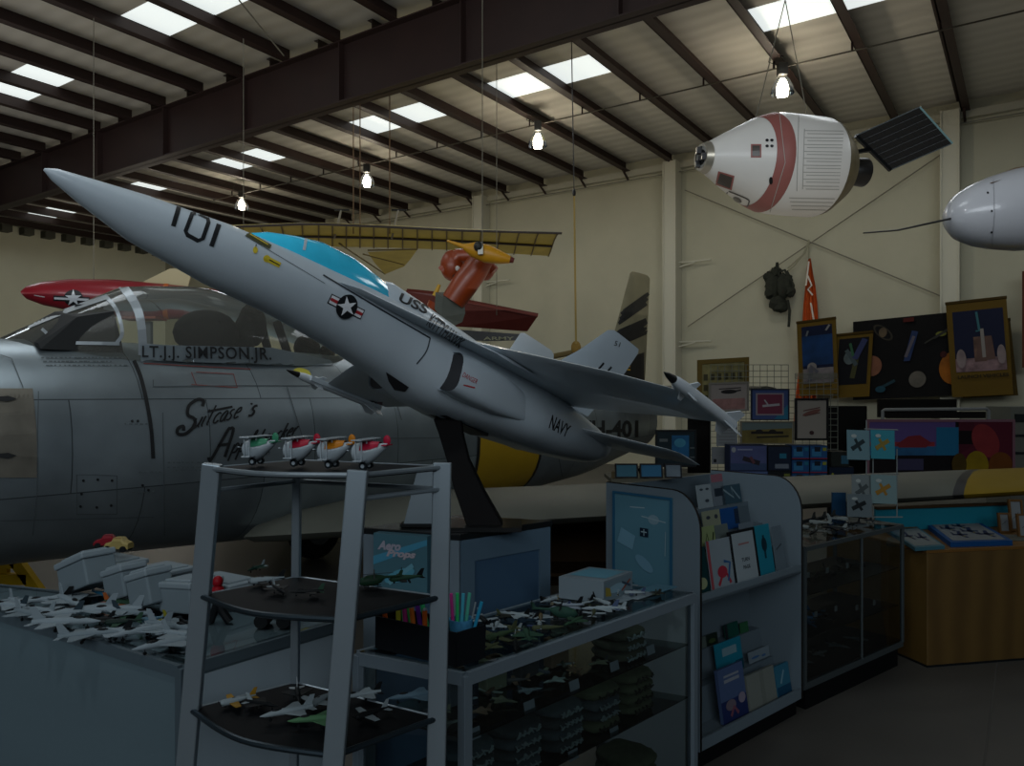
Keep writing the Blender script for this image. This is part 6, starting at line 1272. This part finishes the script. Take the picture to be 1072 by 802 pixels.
for r_, (yb, yt) in enumerate(((507, 495.5), (495, 481.5), (480.5, 466.5))):
    for c_ in range(2):
        kit('bright blue kit box with a clear window, %s row, %s' % (nm[r_], ('left', 'right')[c_]), 829+19*c_, 847+19*c_, yb, yt, dk_-.02, '#12345c', '#1c4a7c', [('r', (.1, .2, .65, .75, '#2f6f9c')), ('r', (.25, .55, .6, .9, '#0f1c2a')), ('r', (.72, .6, .95, .85, '#84862f' if c_ else '#1f6a86')), ('r', (0, 0, 1, .07, '#8c2438'))], 'bright blue kit boxes in a stack')
kit('navy kit box with a pale title beside the blue stack', 868, 894, 506, 489, dk_, '#0a1220', '#0f1e34', [('r', (.35, .25, .95, .4, '#5f6a72')), ('d', (.14, .45, .06, .2, '#8f933a'))]); kit('dark kit box with a small blue picture on the navy one', 870, 889, 488.8, 473, dk_, '#14181a', '#1f2422', [('r', (.55, .2, .95, .75, '#2f5c74'))])
# dark panels and blue screen at left of the grid
pic('blue_display_board', 'dark board with a glowing blue underwater picture under the model wing tip', 686, 729, 489, 450, 8.7, '#11171a', .02, [('r', (.0, .0, 1, 1, '#14262e')), ('n', (.4, .25, .82, .85, '#1e5c8a', 5)), ('d', (.6, .65, .14, .12, '#3f86a6')), ('r', (.1, .68, .3, .76, '#5c6468')), ('r', (.84, .5, .97, .53, '#5c6468')), ('r', (.84, .25, .97, .28, '#5c6468'))], mat_='#14262e', cat='display board')
for i, (x0, x1, yb, yt, dd_, lb, c_) in enumerate(((721, 744, 484, 433, 9.2, 'tall plain black panel left of the wire grid', '#0d0c0b'), (868, 908, 485, 425, 10., 'black panel right of the wire grid', '#0d0d0d'), (920, 1002, 437, 418, 14., 'long black panel below the planet poster', '#0c0b0a'), (1040, 1062, 436, 428, 12, 'small dark red box at the right behind the long poster', '#3a1410'))):
    O = at(x0, yb, dd_); w_ = (x1-x0)/F*dd_; h_ = O.z-0 if i < 2 else 0
    m = MB(); m.prism([z_(O, 0 if i < 2 else O.z), z_(O, 0 if i < 2 else O.z)+V((w_, 0, 0)), z_(O, at(x0, yt, dd_).z)+V((w_, 0, 0)), z_(O, at(x0, yt, dd_).z)], (0, .08, 0), mc(c_, .7)); o = m.build('black_panel' if i < 3 else 'red_box', bevel=.01); tag(o, lb, 'panel' if i < 3 else 'box')
# long pink and blue framed banner on a stand, low cupboard at right
pic('long_framed_banner', 'long pink framed banner of a sunset and red profile behind the yellow wing tip', 907, 1062, 498, 439, 9.0, '#7d5a68', .03,
    [('r', (.0, .0, 1, 1, '#120e12')), ('p', ([(.02, .38), (.6, .38), (.6, .96), (.02, .96)], '#5a4a84')), ('n', (.02, .36, .46, .6, '#8a2f3c', 3)), ('n', (.02, .36, .6, .52, '#2a5f8c', 3)), ('p', ([(.2, .55), (.28, .7), (.36, .72), (.44, .58), (.4, .5), (.22, .5)], '#7a2830')), ('r', (.47, .36, .62, .86, '#1f6a94')), ('r', (.62, .0, .98, .96, '#551a2c')), ('p', ([(.62, .38), (.75, .6), (.72, .96), (.62, .96)], '#4a1626')),
     ('r', (.62, .56, .72, .8, '#14080c')), ('d', (.8, .62, .09, .3, '#7e2c30', .1)), ('d', (.74, .18, .08, .26, '#8a7414')), ('d', (.9, .2, .08, .22, '#6a3c14')), ('r', (.2, .1, .38, .3, '#3c3a58')), ('d', (.62, .2, .05, .2, '#4a3a10'))], mat_='#120e12', cat='banner')
t = thing('banner_frame', 'white rounded metal frame rising behind the long banner', 'frame', at(962, 440, 9.3)); m = MB(); m.tube([at(924, 520, 9.2), at(924, 430, 9.2), at(926, 429, 9.2), at(1033, 428, 9.2), at(1035, 430, 9.2), at(1035, 520, 9.2)], .02, mc('#85888a', .4), 8); m.build('tube', t, smooth=True)
m = MB(); m.prism([at(928, 438, 9.25), at(1032, 438, 9.25), at(1032, 431, 9.25), at(928, 431, 9.25)], (0, .02, 0), mc('#161210', .7)); m.build('dark_board', t)
t = thing('white_drawer_unit', 'white cabinet with slotted drawer fronts cut by the right edge', 'cabinet', at(1075, 520, 9.6)); a_ = at(1058, 426, 9.6)
m = MB(); m.prism([z_(a_, 0), z_(a_, 0)+V((.9, 0, 0)), a_+V((.9, 0, 0)), a_], (0, .5, 0), mc('#6e706a', .6)); m.build('body', t)
for k in range(4): m = MB(); m.box((a_.x+.2, 9.59, a_.z-.14-.22*k), (.3, .02, .1 if not k else .03), mc('#23282a', .6)); m.build('drawer_slot', t)
t = thing('yellow_jack_stand', 'yellow steel jack frame standing on the floor below the jet nose', 'jack', at(20, 620, 6.3)); yj = mc('#f0c41a', .5, noise=.15, nscale=5)
m = MB()
for (a_, b_) in (((-40, 589), (17, 589)), ((-40, 606), (30, 606)), ((-40, 621), (40, 621)), ((17, 587), (43, 623))): m.bar(at(*a_, 6.3), at(*b_, 6.3), .07, .085, yj)
for px in (5, -30): m.bar(at(px, 590, 6.33), at(px, 620, 6.33), .06, .05, yj, up=(0, 1, 0))
for px in (-36, 38): p = at(px, 620, 6.34); m.bar(p, z_(p, 0), .06, .06, yj, up=(1, 0, 0))
m.build('frame', t)
t = thing('workbench', 'low dark brown workbench in the shadow under the jet wing', 'table', at(600, 600, 7.2)); bw_ = mc('#3a2a18', .8)
q0 = at(556, 548, 6.9); zb2 = q0.z; m = MB(); m.box((q0.x+.38, 7.2, zb2), (.95, .6, .05), bw_); m.build('tabletop', t); m = MB(); m.box((q0.x+.38, 7.45, zb2/2), (.9, .03, zb2-.06), bw_); m.box((q0.x+.38, 7.2, .25), (.85, .5, .03), bw_); m.build('back_and_shelf', t)
for x_ in (-.06, .82):
    for y_ in (6.93, 7.46): m = MB(); m.box((q0.x+x_, y_, zb2/2), (.06, .06, zb2), mc('#14100c', .7)); m.build('leg', t)
# posters and banners on the back wall
def wallpic(name, lab, bl, br, tr, tl, col, arts, cat='poster', hang=None):
    v_ = {'planet_poster': 17.9, 'gold_banner': 17.95, 'satellite_banner': 17.8}.get(name, 17.7); O, R1, U1 = (onplane(*p, room(0, v_, 0), NW) for p in (bl, br, tl)); t = thing(name, lab, cat, (O+R1)/2); f_ = Flat(O, R1-O, U1-O, (R1-O).length, (U1-O).length, .006)
    f_.board(.03, mc(col, .6, noise=.06, nscale=2)); f_.mb.build('cloth' if hang else 'sheet', t); f_.mb = MB()
    for k_, a_ in arts:
        if k_ == 'r': f_.rect(*a_[:4], mc(a_[4], .5))
        elif k_ == 'n': f_.rect(*a_[:4], mc(a_[4], .5, noise=.5, nscale=a_[5]))
        elif k_ == 'd': f_.poly(disc2(a_[0], a_[1], a_[2], a_[3], rot=a_[5] if len(a_) > 5 else 0), mc(a_[4], .5, noise=.25, nscale=5))
        elif k_ == 'l': f_.line(a_[0], a_[1], mc(a_[2], .5))
        elif k_ == 'p': f_.poly(a_[0], mc(a_[1], .5, noise=.2, nscale=4))
        elif k_ == 't': f_.text(a_[0], *a_[1:5], mc(a_[5], .5), bold=.03)
    f_.mb.build('artwork', t)
    if hang: m = MB(); m.tube([f_.P(-.01, 1), f_.P(1.01, 1)], .03, mc('#4e3c14', .5), 6); m.build('hanging_rod', t)
    return t
gold = '#6b5312'
wallpic('planet_poster', 'large black poster of planets, probes and an orange sun on the back wall', (893, 419), (1003, 414), (1003, 327), (893, 337), '#080706',
    [('d', (.30, .83, .06, .13, '#3f3a30', .7)), ('d', (.30, .83, .045, .105, '#080706', .7)), ('d', (.30, .83, .04, .06, '#6c5c48')), ('d', (.19, .42, .1, .13, '#8a5a44')), ('d', (.63, .22, .08, .1, '#6f6a62')), ('d', (.97, .33, .14, .2, '#a8620c')), ('d', (.87, .5, .03, .04, '#4a1610')), ('p', ([(.5, .45), (.56, .45), (.64, .8), (.58, .82)], '#2a3c68')), ('l', ([(.52, .5), (.6, .75)], .06, '#6a6470')), ('d', (.85, .75, .05, .03, '#7a7c30')), ('l', ([(.78, .7), (.92, .8)], .05, '#3a3a34')), ('r', (.5, .93, .6, .98, '#5a1a10')), ('l', ([(.25, .12), (.42, .22)], .06, '#22404c')), ('d', (.28, .12, .05, .04, '#1f4a5c')), ('l', ([(.7, .65), (.8, .72)], .03, '#3a3a34'))])
wallpic('astronaut_banner', 'gold banner with a deep blue space scene over an astronaut on the back wall', (837, 415), (878, 412), (878, 332), (834, 338), gold, [('r', (.12, .16, .9, .93, '#0c1838')), ('n', (.12, .4, .9, .8, '#123a6c', 2)), ('n', (.12, .16, .9, .36, '#7a7478', 4)), ('d', (.36, .38, .12, .06, '#8a8484')), ('d', (.34, .3, .1, .1, '#6f6a6e')), ('l', ([(.3, .2), (.36, .4), (.5, .3)], .08, '#5c5c68')), ('l', ([(.75, .85), (.85, .92)], .04, '#8a8a90')), ('l', ([(.25, .8), (.3, .87)], .04, '#6a7078')), ('r', (.2, .1, .85, .12, '#3c3010'))], 'banner', True)
wallpic('satellite_banner', 'gold banner with a satellite over black sky, beside the planet poster', (872, 417), (910, 415), (908, 349), (876, 351), gold, [('r', (.08, .2, .9, .93, '#06070e')), ('l', ([(.5, .3), (.62, .7)], .1, '#4a4a2a')), ('d', (.4, .62, .16, .1, '#5f6c70')), ('l', ([(.3, .75), (.6, .5)], .08, '#4c5a60')), ('l', ([(.55, .6), (.8, .9)], .12, '#38406c')), ('l', ([(.4, .85), (.5, .65)], .05, '#3a6a4c'))], 'banner', True)
wallpic('launch_banner', 'tall gold banner of a rocket launch lettered Launch Vehicles', (997, 416), (1061, 413), (1050, 311), (990, 318), gold, [('r', (.1, .26, .93, .9, '#0c1638')), ('n', (.1, .26, .93, .4, '#8f7478', 5)), ('n', (.42, .36, .62, .62, '#7a5c50', 4)), ('p', ([(.44, .36), (.76, .38), (.72, .62), (.5, .62)], '#6a5048')), ('l', ([(.5, .88), (.53, .68), (.47, .68)], .04, '#3f7a86')), ('l', ([(.57, .7), (.58, .4)], .06, '#9a9490')), ('d', (.2, .4, .08, .1, '#98888a')), ('d', (.86, .42, .07, .1, '#98888a')), ('t', ('LAUNCH VEHICLES', .12, .19, .95, .225, '#2a2208'))], 'banner', True)
wallpic('gold_banner', 'plain gold banner edge showing behind the launch banner', (1008, 417), (1066, 414), (1058, 336), (1000, 340), '#5a460f', [('r', (.9, .02, .93, .98, '#40320a'))], 'banner', True)
wallpic('dark_poster', 'dark poster with a thin orange border cut by the right edge', (1070, 385), (1095, 384), (1095, 282), (1070, 284), '#0c0a0c', [('r', (.0, .0, .1, 1, '#6a3418'))])
# small pale kit pieces on the table left end
for i, (px, py, w_, lb) in enumerate(((650, 493, .3, 'white paper model wing lying on the table, left end'), (672, 491, .25, 'white folded paper model piece next to it'), (640, 500, .12, 'small tan block on the left end of the table'))):
    p = at(px, py, 8.1); p.z = zt+.002; m = MB(); m.prism([p, p+V((w_, 0, 0)), p+V((w_*.8, .15, 0)), p+V((w_*.2, .15, 0))], (-.05 if i < 2 else 0, 0, .1 if i < 2 else .07), mc('#777464' if i < 2 else '#5a5038', .6)); tag(m.build('paper_model' if i < 2 else 'tan_block'), lb, 'paper model' if i < 2 else 'block')
